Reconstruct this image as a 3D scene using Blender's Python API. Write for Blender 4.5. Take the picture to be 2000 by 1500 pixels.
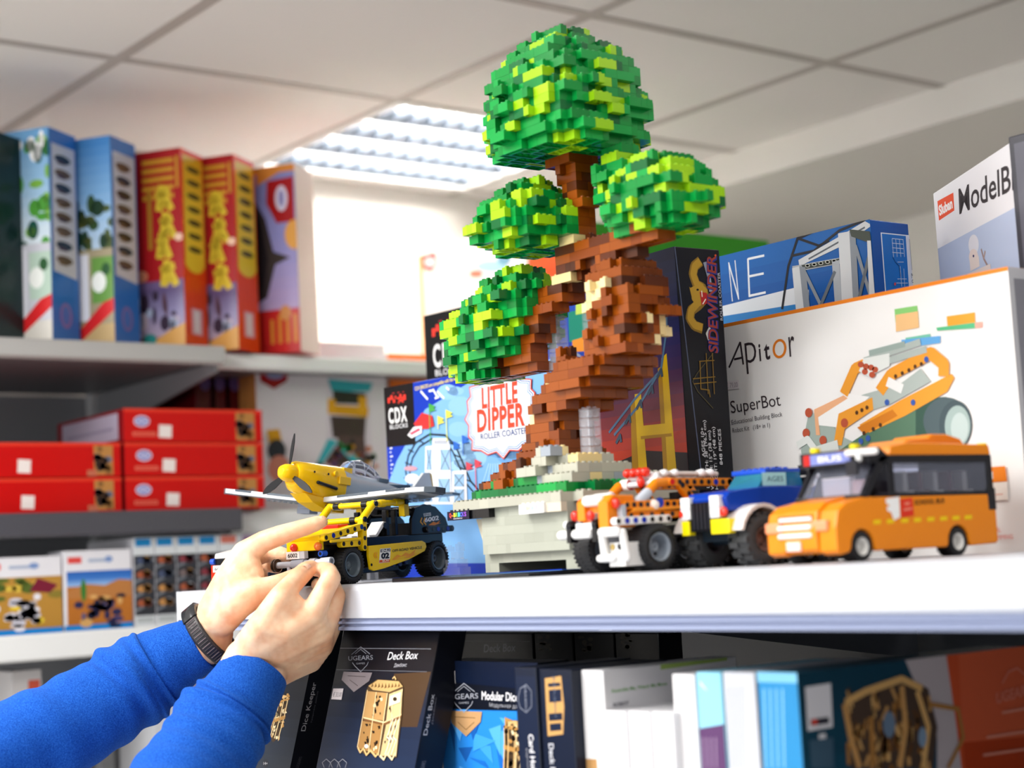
import bpy, math, random
from mathutils import Vector, Matrix
random.seed(7)
S = bpy.context.scene
COL = S.collection
for o in list(bpy.data.objects):
    bpy.data.objects.remove(o)

# ------------------------------------------------------------ camera
FPX = 3291.0
PITCH, ROLL, HEAD = math.radians(6.044), math.radians(2.978), math.radians(142.32)
hv = Vector((math.cos(HEAD), math.sin(HEAD), 0)); zv = Vector((0, 0, 1))
CF = hv * math.cos(PITCH) + zv * math.sin(PITCH)
_r = CF.cross(zv).normalized(); _u = _r.cross(CF)
CR = _r * math.cos(ROLL) - _u * math.sin(ROLL)
CU = _r * math.sin(ROLL) + _u * math.cos(ROLL)
CC = Vector((0, 0, 1.5))
cd = bpy.data.cameras.new('camera'); cam = bpy.data.objects.new('camera', cd); COL.objects.link(cam)
cd.sensor_width = 36.0; cd.lens = FPX / 2000 * 36; cd.clip_start = 0.05; cd.clip_end = 50
cd.dof.use_dof = True; cd.dof.focus_distance = 1.92; cd.dof.aperture_fstop = 3.5
Mc = Matrix(((CR.x, CU.x, -CF.x, CC.x), (CR.y, CU.y, -CF.y, CC.y), (CR.z, CU.z, -CF.z, CC.z), (0, 0, 0, 1)))
cam.matrix_world = Mc
S.camera = cam

# ------------------------------------------------------------ light and exposure
W = bpy.data.worlds.new('shop_air'); S.world = W; W.use_nodes = True
W.node_tree.nodes['Background'].inputs[0].default_value = (0.95, 0.97, 1.0, 1)
W.node_tree.nodes['Background'].inputs[1].default_value = 0.3
S.view_settings.view_transform = 'Standard'; S.view_settings.look = 'None'
S.view_settings.exposure = 0.12; S.view_settings.gamma = 1.0; S.view_settings.use_curve_mapping = False
def area(name, loc, size, power, col=(1, 0.98, 0.95), aim=None):
    l = bpy.data.lights.new(name, 'AREA'); l.shape = 'SQUARE'; l.size = size; l.energy = power; l.color = col
    o = bpy.data.objects.new(name, l); COL.objects.link(o); o.location = loc
    if aim is not None:
        o.rotation_euler = (Vector(aim) - Vector(loc)).to_track_quat('-Z', 'Y').to_euler()
    return o
CEIL = 2.433
area('ceiling_panel_light', (-1.84, 0.06, CEIL - .02), .58, 25)
area('ceiling_panel_light', (-0.95, -0.54, CEIL - .02), .58, 20)
area('ceiling_panel_light', (-2.44, -1.14, CEIL - .02), .58, 29)
area('ceiling_panel_light', (-0.35, 0.66, CEIL - .02), .58, 6)
area('ceiling_panel_light', (-0.65, 2.16, CEIL - .02), .58, 5)
area('aisle_fill_light', (-1.2, -2.6, 1.6), 2.1, 52, (0.97, 0.99, 1.0), (-1.4, 1.1, 1.75))  # added fill lamp on the aisle side, no window is known there

# ------------------------------------------------------------ helpers
def ray(x, y): return CR * ((x - 1000) / FPX) - CU * ((y - 750) / FPX) + CF
def dep(x, y, d): return CC + ray(x, y) * d                       # a pixel at a depth
def pl(x, y, ax, v):                                              # a pixel on the world plane axis=v
    r = ray(x, y); return CC + r * ((v - CC[ax]) / r[ax])
_lin = {}
def hx(s):
    if not isinstance(s, str): return tuple(s)[:3]
    if s not in _lin:
        c = [int(s[i:i + 2], 16) / 255 for i in (1, 3, 5)]
        _lin[s] = tuple(x / 12.92 if x <= .04045 else ((x + .055) / 1.055) ** 2.4 for x in c)
    return _lin[s]
def newmat(name, rough=.4, coat=0, metal=0, trans=0, ior=1.45, attr=False, col='#ffffff', emit=0, alpha=1, spec=.5):
    m = bpy.data.materials.new(name); m.use_nodes = True
    b = m.node_tree.nodes['Principled BSDF']
    b.inputs['Roughness'].default_value = rough; b.inputs['Coat Weight'].default_value = coat
    b.inputs['Coat Roughness'].default_value = .08
    b.inputs['Metallic'].default_value = metal; b.inputs['Transmission Weight'].default_value = trans
    b.inputs['IOR'].default_value = ior; b.inputs['Specular IOR Level'].default_value = spec
    b.inputs['Base Color'].default_value = (*hx(col), 1)
    if attr:
        a = m.node_tree.nodes.new('ShaderNodeAttribute'); a.attribute_name = 'Col'
        m.node_tree.links.new(a.outputs['Color'], b.inputs['Base Color'])
    if emit:
        b.inputs['Emission Color'].default_value = (*hx(col), 1); b.inputs['Emission Strength'].default_value = emit
    b.inputs['Alpha'].default_value = alpha
    return m
def addbump(m, scale, strength, dist=.001, detail=3, tex='NOISE'):
    nt = m.node_tree; b = nt.nodes['Principled BSDF']
    n = nt.nodes.new('ShaderNodeTexNoise'); n.inputs['Scale'].default_value = scale; n.inputs['Detail'].default_value = detail
    tc = nt.nodes.new('ShaderNodeTexCoord'); nt.links.new(tc.outputs['Object'], n.inputs['Vector'])
    bp = nt.nodes.new('ShaderNodeBump'); bp.inputs['Strength'].default_value = strength; bp.inputs['Distance'].default_value = dist
    nt.links.new(n.outputs['Fac'], bp.inputs['Height']); nt.links.new(bp.outputs['Normal'], b.inputs['Normal'])
    return n
MP = newmat('toy_plastic', .25, .08, attr=True, spec=.32)
MR = newmat('tyre_rubber', .62, 0, attr=True); addbump(MR, 900, .15)
MK = newmat('printed_card', .38, .12, attr=True)
MKG = newmat('glossy_printed_card', .28, .04, attr=True, spec=.22)
MM = newmat('painted_metal', .42, .1, attr=True)
MCL = newmat('clear_plastic', .08, .3, col='#eef0fa', alpha=.15)
MCY = newmat('clear_cyan_plastic', .08, 0, trans=.75, ior=1.25, col='#59cfee')
MCG = newmat('tinted_window_plastic', .06, 0, trans=.9, ior=1.15, col='#d9def0')
MCR = newmat('clear_red_plastic', .12, .3, trans=.25, col='#f03018')
MCO = newmat('clear_orange_plastic', .12, .3, trans=.3, col='#f07818')

class MB:
    """collects shapes, links them as one mesh"""
    def __init__(s, col='#888888', M=None):
        s.v = []; s.f = []; s.c = []; s.sm = []; s.col = hx(col); s.M = M
    def add(s, vs, fs, col=None, smooth=False):
        n = len(s.v); c = hx(col) if col is not None else s.col
        if s.M is not None: vs = [s.M @ Vector(v) for v in vs]
        s.v.extend([tuple(v) for v in vs])
        for f in fs: s.f.append([i + n for i in f]); s.c.append(c); s.sm.append(smooth)
    def box(s, x0, y0, z0, x1, y1, z1, col=None):
        s.add([(x0, y0, z0), (x1, y0, z0), (x1, y1, z0), (x0, y1, z0), (x0, y0, z1), (x1, y0, z1), (x1, y1, z1), (x0, y1, z1)],
              [(0, 3, 2, 1), (4, 5, 6, 7), (0, 1, 5, 4), (1, 2, 6, 5), (2, 3, 7, 6), (3, 0, 4, 7)], col)
    def cbox(s, x, y, z, a, b, c, col=None): s.box(x - a / 2, y - b / 2, z - c / 2, x + a / 2, y + b / 2, z + c / 2, col)
    def frame(s, p, q):
        d = (Vector(q) - Vector(p)); l = d.length; d = d / max(l, 1e-9)
        t = Vector((0, 0, 1)) if abs(d.z) < .9 else Vector((1, 0, 0))
        a = d.cross(t).normalized(); b = d.cross(a)
        return d, a, b, l
    def cyl(s, p, q, r, col=None, r2=None, n=14, caps=True, smooth=True):
        d, a, b, l = s.frame(p, q); r2 = r if r2 is None else r2; p = Vector(p); q = Vector(q)
        vs = []
        for i in range(n):
            t = 2 * math.pi * i / n; e = a * math.cos(t) + b * math.sin(t)
            vs += [p + e * r, q + e * r2]
        s.add(vs, [(2 * i, 2 * i + 1, (2 * i + 3) % (2 * n), (2 * i + 2) % (2 * n)) for i in range(n)], col, smooth)
        if caps:
            s.add(vs[0::2], [tuple(range(n))], col); s.add(vs[1::2], [tuple(range(n))[::-1]], col)
    def lathe(s, p, d, prof, col=None, n=28):
        """prof: (t along d, radius) pairs"""
        p = Vector(p); d, a, b, l = s.frame(p, p + Vector(d)); vs = []
        for t, r in prof:
            for i in range(n):
                w = 2 * math.pi * i / n; vs.append(p + d * t + (a * math.cos(w) + b * math.sin(w)) * r)
        fs = []
        for k in range(len(prof) - 1):
            for i in range(n):
                j = (i + 1) % n; fs.append((k * n + i, (k + 1) * n + i, (k + 1) * n + j, k * n + j))
        s.add(vs, fs, col, True)
    def sph(s, c, r, col=None, sc=(1, 1, 1), n=14, m=9):
        vs = []; fs = []
        for i in range(m + 1):
            th = math.pi * i / m
            for j in range(n):
                ph = 2 * math.pi * j / n
                vs.append((c[0] + r * sc[0] * math.sin(th) * math.cos(ph), c[1] + r * sc[1] * math.sin(th) * math.sin(ph), c[2] + r * sc[2] * math.cos(th)))
        for i in range(m):
            for j in range(n):
                k = (j + 1) % n; fs.append((i * n + j, (i + 1) * n + j, (i + 1) * n + k, i * n + k))
        s.add(vs, fs, col, True)
    def rod(s, pts, r, col=None, n=12, balls=True):
        for p, q in zip(pts[:-1], pts[1:]): s.cyl(p, q, r, col, n=n)
        if balls:
            for p in pts: s.sph(p, r, col, n=n, m=6)
    def prism(s, poly, ax, t0, t1, col=None):
        """2-D polygon in the plane across axis ax, pushed from t0 to t1"""
        def mk(a, b, t): return {'x': (t, a, b), 'y': (a, t, b), 'z': (a, b, t)}[ax]
        n = len(poly); vs = [mk(a, b, t0) for a, b in poly] + [mk(a, b, t1) for a, b in poly]
        s.add(vs, [tuple(range(n)), tuple(range(n, 2 * n))[::-1]] + [(i, n + i, n + (i + 1) % n, (i + 1) % n) for i in range(n)], col)
    def loft(s, rings, col=None, smooth=True, caps=True, closed=True):
        n = len(rings[0]); vs = [v for r in rings for v in r]; fs = []
        for k in range(len(rings) - 1):
            for i in range(n if closed else n - 1):
                j = (i + 1) % n; fs.append((k * n + i, (k + 1) * n + i, (k + 1) * n + j, k * n + j))
        s.add(vs, fs, col, smooth)
        if caps:
            s.add(rings[0], [tuple(range(n))[::-1]], col); s.add(rings[-1], [tuple(range(n))], col)
    def build(s, name, mat, parent=None, bev=0, label=None, kind=None, fixn=True):
        me = bpy.data.meshes.new(name); me.from_pydata(s.v, [], s.f); me.update()
        at = me.color_attributes.new('Col', 'FLOAT_COLOR', 'CORNER'); buf = []
        for p, c in zip(me.polygons, s.c): buf.extend((*c, 1.0) * p.loop_total)
        at.data.foreach_set('color', buf)
        me.polygons.foreach_set('use_smooth', s.sm)
        if fixn:
            import bmesh
            bm = bmesh.new(); bm.from_mesh(me); bmesh.ops.recalc_face_normals(bm, faces=bm.faces[:]); bm.to_mesh(me); bm.free()
        me.materials.append(mat)
        o = bpy.data.objects.new(name, me); COL.objects.link(o)
        if parent is not None: o.parent = parent
        if bev:
            b = o.modifiers.new('soft_edges', 'BEVEL'); b.width = bev; b.segments = 2; b.limit_method = 'ANGLE'; b.angle_limit = math.radians(50)
        if label: o['label'] = label
        if kind: o['kind'] = kind
        return o
def tag(o, label, cat, group=None):
    o['label'] = label; o['category'] = cat
    if group: o['group'] = group
    return o
def thing(name, label, cat, loc=(0, 0, 0), rz=0, group=None):
    o = bpy.data.objects.new(name, None); COL.objects.link(o); o.empty_display_size = .02
    o.location = loc; o.rotation_euler = (0, 0, rz)
    return tag(o, label, cat, group)
def struct(o): o['kind'] = 'structure'; return o
def copy_tree(o, parent=None):
    c = o.copy(); COL.objects.link(c)
    if parent is not None: c.parent = parent
    for ch in [x for x in bpy.data.objects if x.parent == o]: copy_tree(ch, c)
    return c
_txt = {}
def textmesh(s, bold=0, shear=0, space=1):
    k = (s, bold, shear, space)
    if k not in _txt:
        cu = bpy.data.curves.new('t', 'FONT'); cu.body = s; cu.size = 1; cu.offset = bold; cu.shear = shear; cu.space_character = space
        cu.resolution_u = 3
        o = bpy.data.objects.new('t', cu); COL.objects.link(o)
        dg = bpy.context.evaluated_depsgraph_get(); me = bpy.data.meshes.new_from_object(o.evaluated_get(dg))
        vs = [(v.co.x, v.co.y) for v in me.vertices]; fs = [tuple(p.vertices) for p in me.polygons]
        x0 = min(v[0] for v in vs); x1 = max(v[0] for v in vs); y1 = max(v[1] for v in vs)
        bpy.data.objects.remove(o); bpy.data.curves.remove(cu); bpy.data.meshes.remove(me)
        _txt[k] = (vs, fs, x0, x1, .729 if y1 > .5 or s == '-' else y1)
    return _txt[k]

class Face:
    """flat print on one side of a box; points are given as photo pixels or as fractions of the side"""
    LAY = 0.00005
    def __init__(s, M, o, u, v, n, w, h):
        s.M = M; s.o = Vector(o); s.u = Vector(u); s.v = Vector(v); s.n = Vector(n); s.w = w; s.h = h
        s.k = 1; s.mb = MB()
    def ab(s, x, y):
        R3 = s.M.to_3x3(); n = (R3 @ s.n).normalized(); P = s.M @ s.o; r = ray(x, y)
        q = CC + r * ((P - CC).dot(n) / r.dot(n)) - P
        return q.dot((R3 @ s.u).normalized()), q.dot((R3 @ s.v).normalized())
    def fr(s, a, b): return a * s.w, b * s.h
    def clip(s, pts):
        for ax, lim, sg in ((0, 0, 1), (0, s.w, -1), (1, 0, 1), (1, s.h, -1)):
            out = []
            for i in range(len(pts)):
                p, q = pts[i - 1], pts[i]; ip = (p[ax] - lim) * sg >= 0; iq = (q[ax] - lim) * sg >= 0
                if ip != iq:
                    t = (lim - p[ax]) / (q[ax] - p[ax]); out.append((p[0] + (q[0] - p[0]) * t, p[1] + (q[1] - p[1]) * t))
                if iq: out.append(q)
            pts = out
            if len(pts) < 3: return []
        return pts
    def put(s, pts, fs, col):
        d = s.n * (s.LAY * s.k)
        s.mb.add([s.o + s.u * a + s.v * b + d for a, b in pts], fs, col)
    def ply(s, pts, col, up=True):
        pts = s.clip(pts)
        if len(pts) > 2: s.put(pts, [tuple(range(len(pts)))], col)
        if up: s.k += 1
    def px(s, pts, col, up=True): s.ply([s.ab(*p) for p in pts], col, up)
    def fx(s, pts, col, up=True): s.ply([s.fr(*p) for p in pts], col, up)
    def rc(s, a0, b0, a1, b1, col, up=True): s.fx([(a0, b0), (a1, b0), (a1, b1), (a0, b1)], col, up)
    def ell(s, x, y, rx, ry, col, n=20, rot=0, up=True):
        c, q = math.cos(rot), math.sin(rot)
        s.px([(x + rx * math.cos(t) * c - ry * math.sin(t) * q, y + rx * math.cos(t) * q + ry * math.sin(t) * c) for t in [2 * math.pi * i / n for i in range(n)]], col, up)
    def fell(s, a, b, ra, rb, col, n=18, up=True):
        s.fx([(a + ra * math.cos(2 * math.pi * i / n), b + rb * math.sin(2 * math.pi * i / n)) for i in range(n)], col, up)
    def line(s, pts, wd, col, pxl=True, up=True):
        q = [s.ab(*p) if pxl else s.fr(*p) for p in pts]; k0 = s.k
        for i, ((a, b), (c, d)) in enumerate(zip(q[:-1], q[1:])):
            l = math.hypot(c - a, d - b)
            if l < 1e-7: continue
            s.k = k0 + .3 * (i % 2)
            ex, ey = (c - a) / l * wd / 2, (d - b) / l * wd / 2
            s.ply([(a - ey, b + ex), (c - ey, d + ex), (c + ey, d - ex), (a + ey, b - ex)], col, False)
        s.k = k0 + .6
        for a, b in q[1:-1]:
            s.ply([(a + wd / 2 * math.cos(i * .785), b + wd / 2 * math.sin(i * .785)) for i in range(8)], col, False)
        s.k = k0 + (1 if up else 0)
    def grad(s, a0, b0, a1, b1, cols, n=12, vert=True):
        cs = [hx(c) for c in cols]
        for i in range(n):
            t = (i + .5) / n * (len(cs) - 1); k = min(int(t), len(cs) - 2); f = t - k
            c = tuple(cs[k][j] * (1 - f) + cs[k + 1][j] * f for j in range(3))
            if vert: s.rc(a0, b0 + (b1 - b0) * i / n, a1, b0 + (b1 - b0) * (i + 1) / n, c, False)
            else: s.rc(a0 + (a1 - a0) * i / n, b0, a0 + (a1 - a0) * (i + 1) / n, b1, c, False)
        s.k += 1
    def text(s, t, p0, p1, p2, col, bold=0, shear=0, space=1, pxl=True):
        """baseline from p0 to p1, p2 = top of the first capital"""
        A, B, Cq = [Vector(s.ab(*p) if pxl else s.fr(*p)) for p in (p0, p1, p2)]
        vs, fs, x0, x1, cap = textmesh(t, bold, shear, space)
        pts = [tuple(A + (B - A) * ((x - x0) / (x1 - x0)) + (Cq - A) * (y / cap)) for x, y in vs]
        ok = [max(pts[i][0] for i in f) <= s.w and min(pts[i][0] for i in f) >= 0 and max(pts[i][1] for i in f) <= s.h and min(pts[i][1] for i in f) >= 0 for f in fs]
        s.put(pts, [f for f, k in zip(fs, ok) if k], col); s.k += 1
    def done(s, name, parent, mat=None, label=None):
        if not s.mb.f: return None
        return s.mb.build(name, mat or MKG, parent, label=label, fixn=False)
class Box:
    """carton: origin at its front left bottom corner, front facing local -y"""
    def __init__(s, name, label, cat, loc, w, d, h, yaw=0, tilt=0, col='#ffffff', group=None, mat=None, cols=None):
        mb = MB(col); mb.box(0, 0, 0, w, d, h)
        if cols:                                                   # bottom, top, front, right, back, left
            mb.c = [hx(c) for c in cols]
        s.o = mb.build(name, mat or MKG, bev=.0012); tag(s.o, label, cat, group)
        s.o.matrix_world = s.M = Matrix.Translation(loc) @ Matrix.Rotation(yaw, 4, 'Z') @ Matrix.Rotation(tilt, 4, 'X')
        s.w, s.d, s.h = w, d, h
    def front(s): return Face(s.M, (0, 0, 0), (1, 0, 0), (0, 0, 1), (0, -1, 0), s.w, s.h)
    def right(s): return Face(s.M, (s.w, 0, 0), (0, 1, 0), (0, 0, 1), (1, 0, 0), s.d, s.h)
    def left(s): return Face(s.M, (0, s.d, 0), (0, -1, 0), (0, 0, 1), (-1, 0, 0), s.d, s.h)
R = math.radians
ZS = 1.4855                                                        # top of the display shelf
# ============================================================ the room
def wallmat(name, col, rough=.8, b=.03):
    m = newmat(name, rough, col=col, spec=.3); addbump(m, 60, b); return m
MCEIL = wallmat('ceiling_tile_mineral', '#f1ece8', .9, .1)
MWALL = wallmat('white_wall_paint', '#eeeae4', .7)
MBAR = newmat('grid_bar_enamel', .5, col='#b9b1ab')
MFLOOR = wallmat('grey_vinyl_floor', '#dcd8d2', .5)
mb = MB(); XS = [-3.335 + .6 * i for i in range(-1, 10)]; YS = [-2.94 + .6 * i for i in range(0, 11)]
for x in XS[:-1]:
    for y in YS[:-1]:
        if abs(x + 3.335) < .01 and abs(y - 1.86) < .01: continue
        x0, x1 = max(x, -3.4), x + .6; y1 = y + .6
        mb.add([(x0, y, CEIL), (x1, y, CEIL), (x1, y1, CEIL), (x0, y1, CEIL)], [(0, 1, 2, 3)])
ceil = struct(mb.build('ceiling', MCEIL))
mb = MB()
for x in XS: mb.box(max(x - .012, -3.4), -2.94, CEIL - .002, x + .012, 3.06, CEIL + .001)
for y in YS: mb.box(-3.4, y - .012, CEIL - .0023, 2.06, y + .012, CEIL + .001)
mb.build('grid_bars', MBAR, ceil)
mb = MB(); mb.box(-3.5, -2.94, 0, -3.4, 3.6, 2.6); struct(mb.build('wall_left', MWALL))
mb = MB(); mb.box(-3.4, 3.55, 0, 2.06, 3.65, 2.6); struct(mb.build('wall_back', MWALL))
mb = MB(); mb.box(-3.4, 2.81, 2.358, 2.06, 3.55, 2.6); struct(mb.build('trim_1', MWALL))
mb = MB(); mb.box(-3.5, -2.94, -.05, 2.06, 3.65, 0); struct(mb.build('floor', MFLOOR))

# ------------------------------------------------------------ louvre lamp
MTUBE = newmat('lamp_tube_glow', .5, col='#fff8ee', emit=62)
MALU = newmat('louvre_aluminium', .3, metal=.2, col='#6a7482')
lamp = thing('louvre_lamp', 'recessed square ceiling lamp with shiny louvre strips above the left shelves', 'lamp', (-3.035, 2.16, CEIL))
mb = MB('#f4f4f2')
for a, b, c, d in ((-.3, -.3, .3, -.285), (-.3, .285, .3, .3), (-.3, -.285, -.285, .285), (.285, -.285, .3, .285)): mb.box(a, b, -.004, c, d, .055)
mb.box(-.3, -.3, .055, .3, .3, .06); mb.build('housing', MM, lamp)
for i in range(4):
    x = -.21 + .14 * i
    mb = MB(); mb.cyl((x, -.27, .030), (x, .27, .030), .010); mb.build('tube', MTUBE, lamp)
    mb = MB()
    for sx in (-1, 1):
        mb.add([(x + sx * .03, -.284, .02), (x + sx * .03, .284, .02), (x + sx * .06, .284, 0), (x + sx * .06, -.284, 0)], [(0, 1, 2, 3)])
    for k in range(13):
        y = -.264 + .044 * k
        mb.prism([(x - .058, 0), (x + .058, 0), (x + .034, .018), (x - .034, .018)], 'y', y - .0015, y + .0015)
    mb.build('louvre', MALU, lamp, fixn=False)

# ============================================================ display shelf in front
sh = thing('display_shelf', 'white metal shop shelf carrying the brick tree and toy vehicles', 'shelf', (-1.98, .972, 0))
def shx(x): return x + 1.98
WHT, BLU = '#c6cad2', '#939dbb'
L = 1.9; y0 = 0.0
mb = MB(WHT); mb.box(.004, .012, 1.4675, L, .70, ZS); mb.build('shelf_board', MM, sh, bev=.001)
prof = [(.03, ZS), (.008, ZS - .0001), (.004, ZS - .0012), (.0012, ZS - .0035), (0, ZS - .007), (0, 1.4495), (.02, 1.4495), (.02, 1.47), (.03, 1.47)]
mb = MB(WHT); mb.prism(prof, 'x', 0, L); mb.build('front_rail', MM, sh)
mb = MB(BLU); mb.prism([(.004, 1.4492), (.0035, 1.4465), (0, 1.4455), (0, 1.4435), (.0035, 1.4428), (.0035, 1.441), (-.0005, 1.44), (-.0005, 1.4365), (.018, 1.4365), (.018, 1.4492)], 'x', .002, L)
mb.build('price_strip', MKG, sh, label='bluish clear price strip along the shelf edge')
mb = MB(WHT); mb.box(-.003, .001, 1.4368, 0, .06, 1.4852); mb.box(-.003, .06, 1.44, 0, .70, 1.4852); mb.build('end_cap', MM, sh, bev=.0008)
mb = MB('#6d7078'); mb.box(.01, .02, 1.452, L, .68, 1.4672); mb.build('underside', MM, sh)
for x in (.62, 1.52):
    mb = MB('#565960'); mb.prism([(.06, 1.452), (.68, 1.452), (.68, 1.36), (.6, 1.37)], 'x', x, x + .004); mb.build('bracket', MM, sh)
mb = MB(WHT); mb.box(0, -.03, 1.10, L, .70, 1.13); mb.build('lower_board', MM, sh, bev=.001)
mb = MB('#53565c'); mb.box(.03, .70, .05, L, .715, 1.44); mb.build('back_panel', MM, sh)
for x in (0, 1.2):
    mb = MB('#d9dadc'); mb.box(x, .70, 0, x + .03, .75, 1.46); mb.build('upright', MM, sh)
mb = MB('#d9dadc'); mb.box(0, -.03, 0, L, .70, .1); mb.build('plinth', MM, sh)

# ============================================================ shelving along the left wall
ws = thing('wall_shelving', 'long grey metal shelving along the left wall full of boxed toys', 'shelving', (-3.38, .2, 0))
XF, XF2 = -2.78, -2.84
def wl(x, y, z): return (x + 3.38, y - .2, z)
def wbox(mb, a, b): mb.box(*wl(*a), *wl(*b))
zU = round(pl(300, 671, 0, XF).z, 4); zM = round(pl(235, 998.6, 0, -2.8).z, 4); zL = round(pl(130, 1233.5, 0, -2.8).z, 4)
yE1 = pl(437, 690, 0, XF).y; yE2 = pl(470, 1010, 0, XF).y
GR, GW = '#b4b2b0', '#e9eaea'
def board(y0, y1, z, xf, col, th=.034, tag_=None):
    mb = MB(col); wbox(mb, (-3.38, y0, z - .012), (xf + .004, y1, z)); mb.build('shelf_board', MM, ws, bev=.001)
    mb = MB(col); mb.prism([(xf + 3.38, z), (xf + 3.386, z - .004), (xf + 3.386, z - th + .004), (xf + 3.38, z - th), (xf + 3.368, z - th), (xf + 3.368, z)], 'y', y0 - .2, y1 - .2)
    mb.build('front_rail', MM, ws, label=tag_)
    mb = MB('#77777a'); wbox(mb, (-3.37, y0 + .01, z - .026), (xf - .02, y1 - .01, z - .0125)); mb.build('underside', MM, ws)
board(.2, yE1, zU, XF, GR); board(yE1 + .008, 3.2, zU - .004, XF2, GW, .03)
board(.2, yE2, zM, XF, '#4c4b52', .042, 'dark grey shelf front'); board(yE2 + .008, 3.2, zM - .004, XF2, GW, .045)
board(.2, 3.2, zL, XF, GW, .045); board(.2, 3.2, zL - .40, XF, GW, .045)
mb = MB('#97989c')
for z0, z1 in ((.1, zU - .03),):
    wbox(mb, (-3.395, .2, z0), (-3.38, 3.2, z1))
for i in range(14): wbox(mb, (-3.381, .2, .9 + .075 * i), (-3.3785, 3.2, .902 + .075 * i))
mb.build('back_panel', MM, ws)
for y in (.25, yE1, 2.4):
    mb = MB('#c7c7c8'); wbox(mb, (-3.375, y - .015, 0), (-3.345, y + .015, 2.0)); mb.build('upright', MM, ws)
    for z in (zU, zM, zL):
        mb = MB('#8d8d90'); mb.prism([(.03, z - .027), (.57, z - .027), (.57, z - .045), (.03, z - .12)], 'y', y - .203, y - .197); mb.build('bracket', MM, ws)

# ------------------------------------------------------------ tall cartons on the top left shelf
YA = R(34); dx = Vector((math.cos(YA), math.sin(YA), 0))
def tall(px, topy, name, label, col, t=.086, w=.15, cols=None, group=None):
    c = pl(px[0], px[1], 0, -2.80); c.z = zU
    h = pl(px[0] - (px[1] - topy) * .042, topy, 0, -2.80).z - zU
    return Box(name, label, 'boxed toy', c - dx * w, w, t, h, YA, 0, col, group, MKG, cols)
BLUE, SKY = '#2f6fc0', '#8fb9e2'
b = tall((-10, 650), 250, 'toy_box', 'dark green carton cut by the left edge of the photo on the top shelf', '#0b2a2c')
f = b.front(); f.rc(.1, .1, .9, .9, '#10383a'); f.done('cover_print', b.o)
for (px, ty, lab, v) in (((103, 658), 246, 'leftmost blue boxed set with green tree picture on the top left shelf', 0), ((225, 668), 263, 'second blue boxed set with dark green hill picture on the top left shelf', 1)):
    b = tall(px, ty, 'toy_box', lab, BLUE)
    f = b.front(); f.grad(0, .45, 1, 1, ['#bcd4ea', '#7fb0de', '#3f83c8'] if v else ['#dbe7ef', '#9cc4e4', '#6aa4d6'])
    r = random.Random(3 + v)
    for i in range(34):
        a, q = r.uniform(.35, 1), r.uniform(.45, .95 if not v else .68)
        f.fell(a, q, r.uniform(.03, .10), r.uniform(.015, .05), r.choice(['#4f9a3c', '#2f6a3c', '#7bb24a', '#ffffff', '#1d5146'] if not v else ['#34502e', '#4c5c33', '#25402f', '#6a7038']), up=False)
    f.k += 1; f.rc(0, 0, 1, .46, '#c9cbd6' if not v else '#a59a7e'); f.rc(.28, .12, .66, .44, '#e4e6f0')
    for i in range(6): f.rc(.3, .14 + .05 * i, .5, .17 + .05 * i, r.choice(['#2b3a55', '#4a3c34', '#5f7796']), False)
    f.k += 1; f.rc(.7, .2, 1, .42, '#6a9a4a' if v else '#b7cfc0'); f.fell(.8, .3, .1, .05, '#eef2ee'); f.fell(.9, .36, .06, .03, '#2d5a34')
    f.rc(.3, 0, 1, .1, '#d8d4cc' if not v else '#c3a777'); f.fx([(.3, 0), (.45, 0), (1, .16), (1, .22), (.85, .2)], '#d3262a'); f.done('cover_print', b.o)
    f = b.right(); f.rc(0, 0, 1, 1, '#2c72c6'); f.grad(.1, .33, .95, .93, ['#d6d3dc', '#c9cede']); f.fx([(.1, .33), (.95, .33), (.95, .31)], '#d6d3dc')
    for i in range(8):
        f.fell(.5, .39 + .068 * i, .3, .02, r.choice(['#40342e', '#2c3c50', '#6a5648']), up=False); f.rc(.3, .365 + .068 * i, .62, .385 + .068 * i, r.choice(['#8d6f55', '#5d4c62', '#37506e']), False)
    f.k += 1; f.fell(.5, .13, .22, .06, '#8a6fae'); f.fell(.5, .13, .14, .045, '#4b76c4'); f.done('spine_print', b.o)
RD = '#b3161b'
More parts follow.
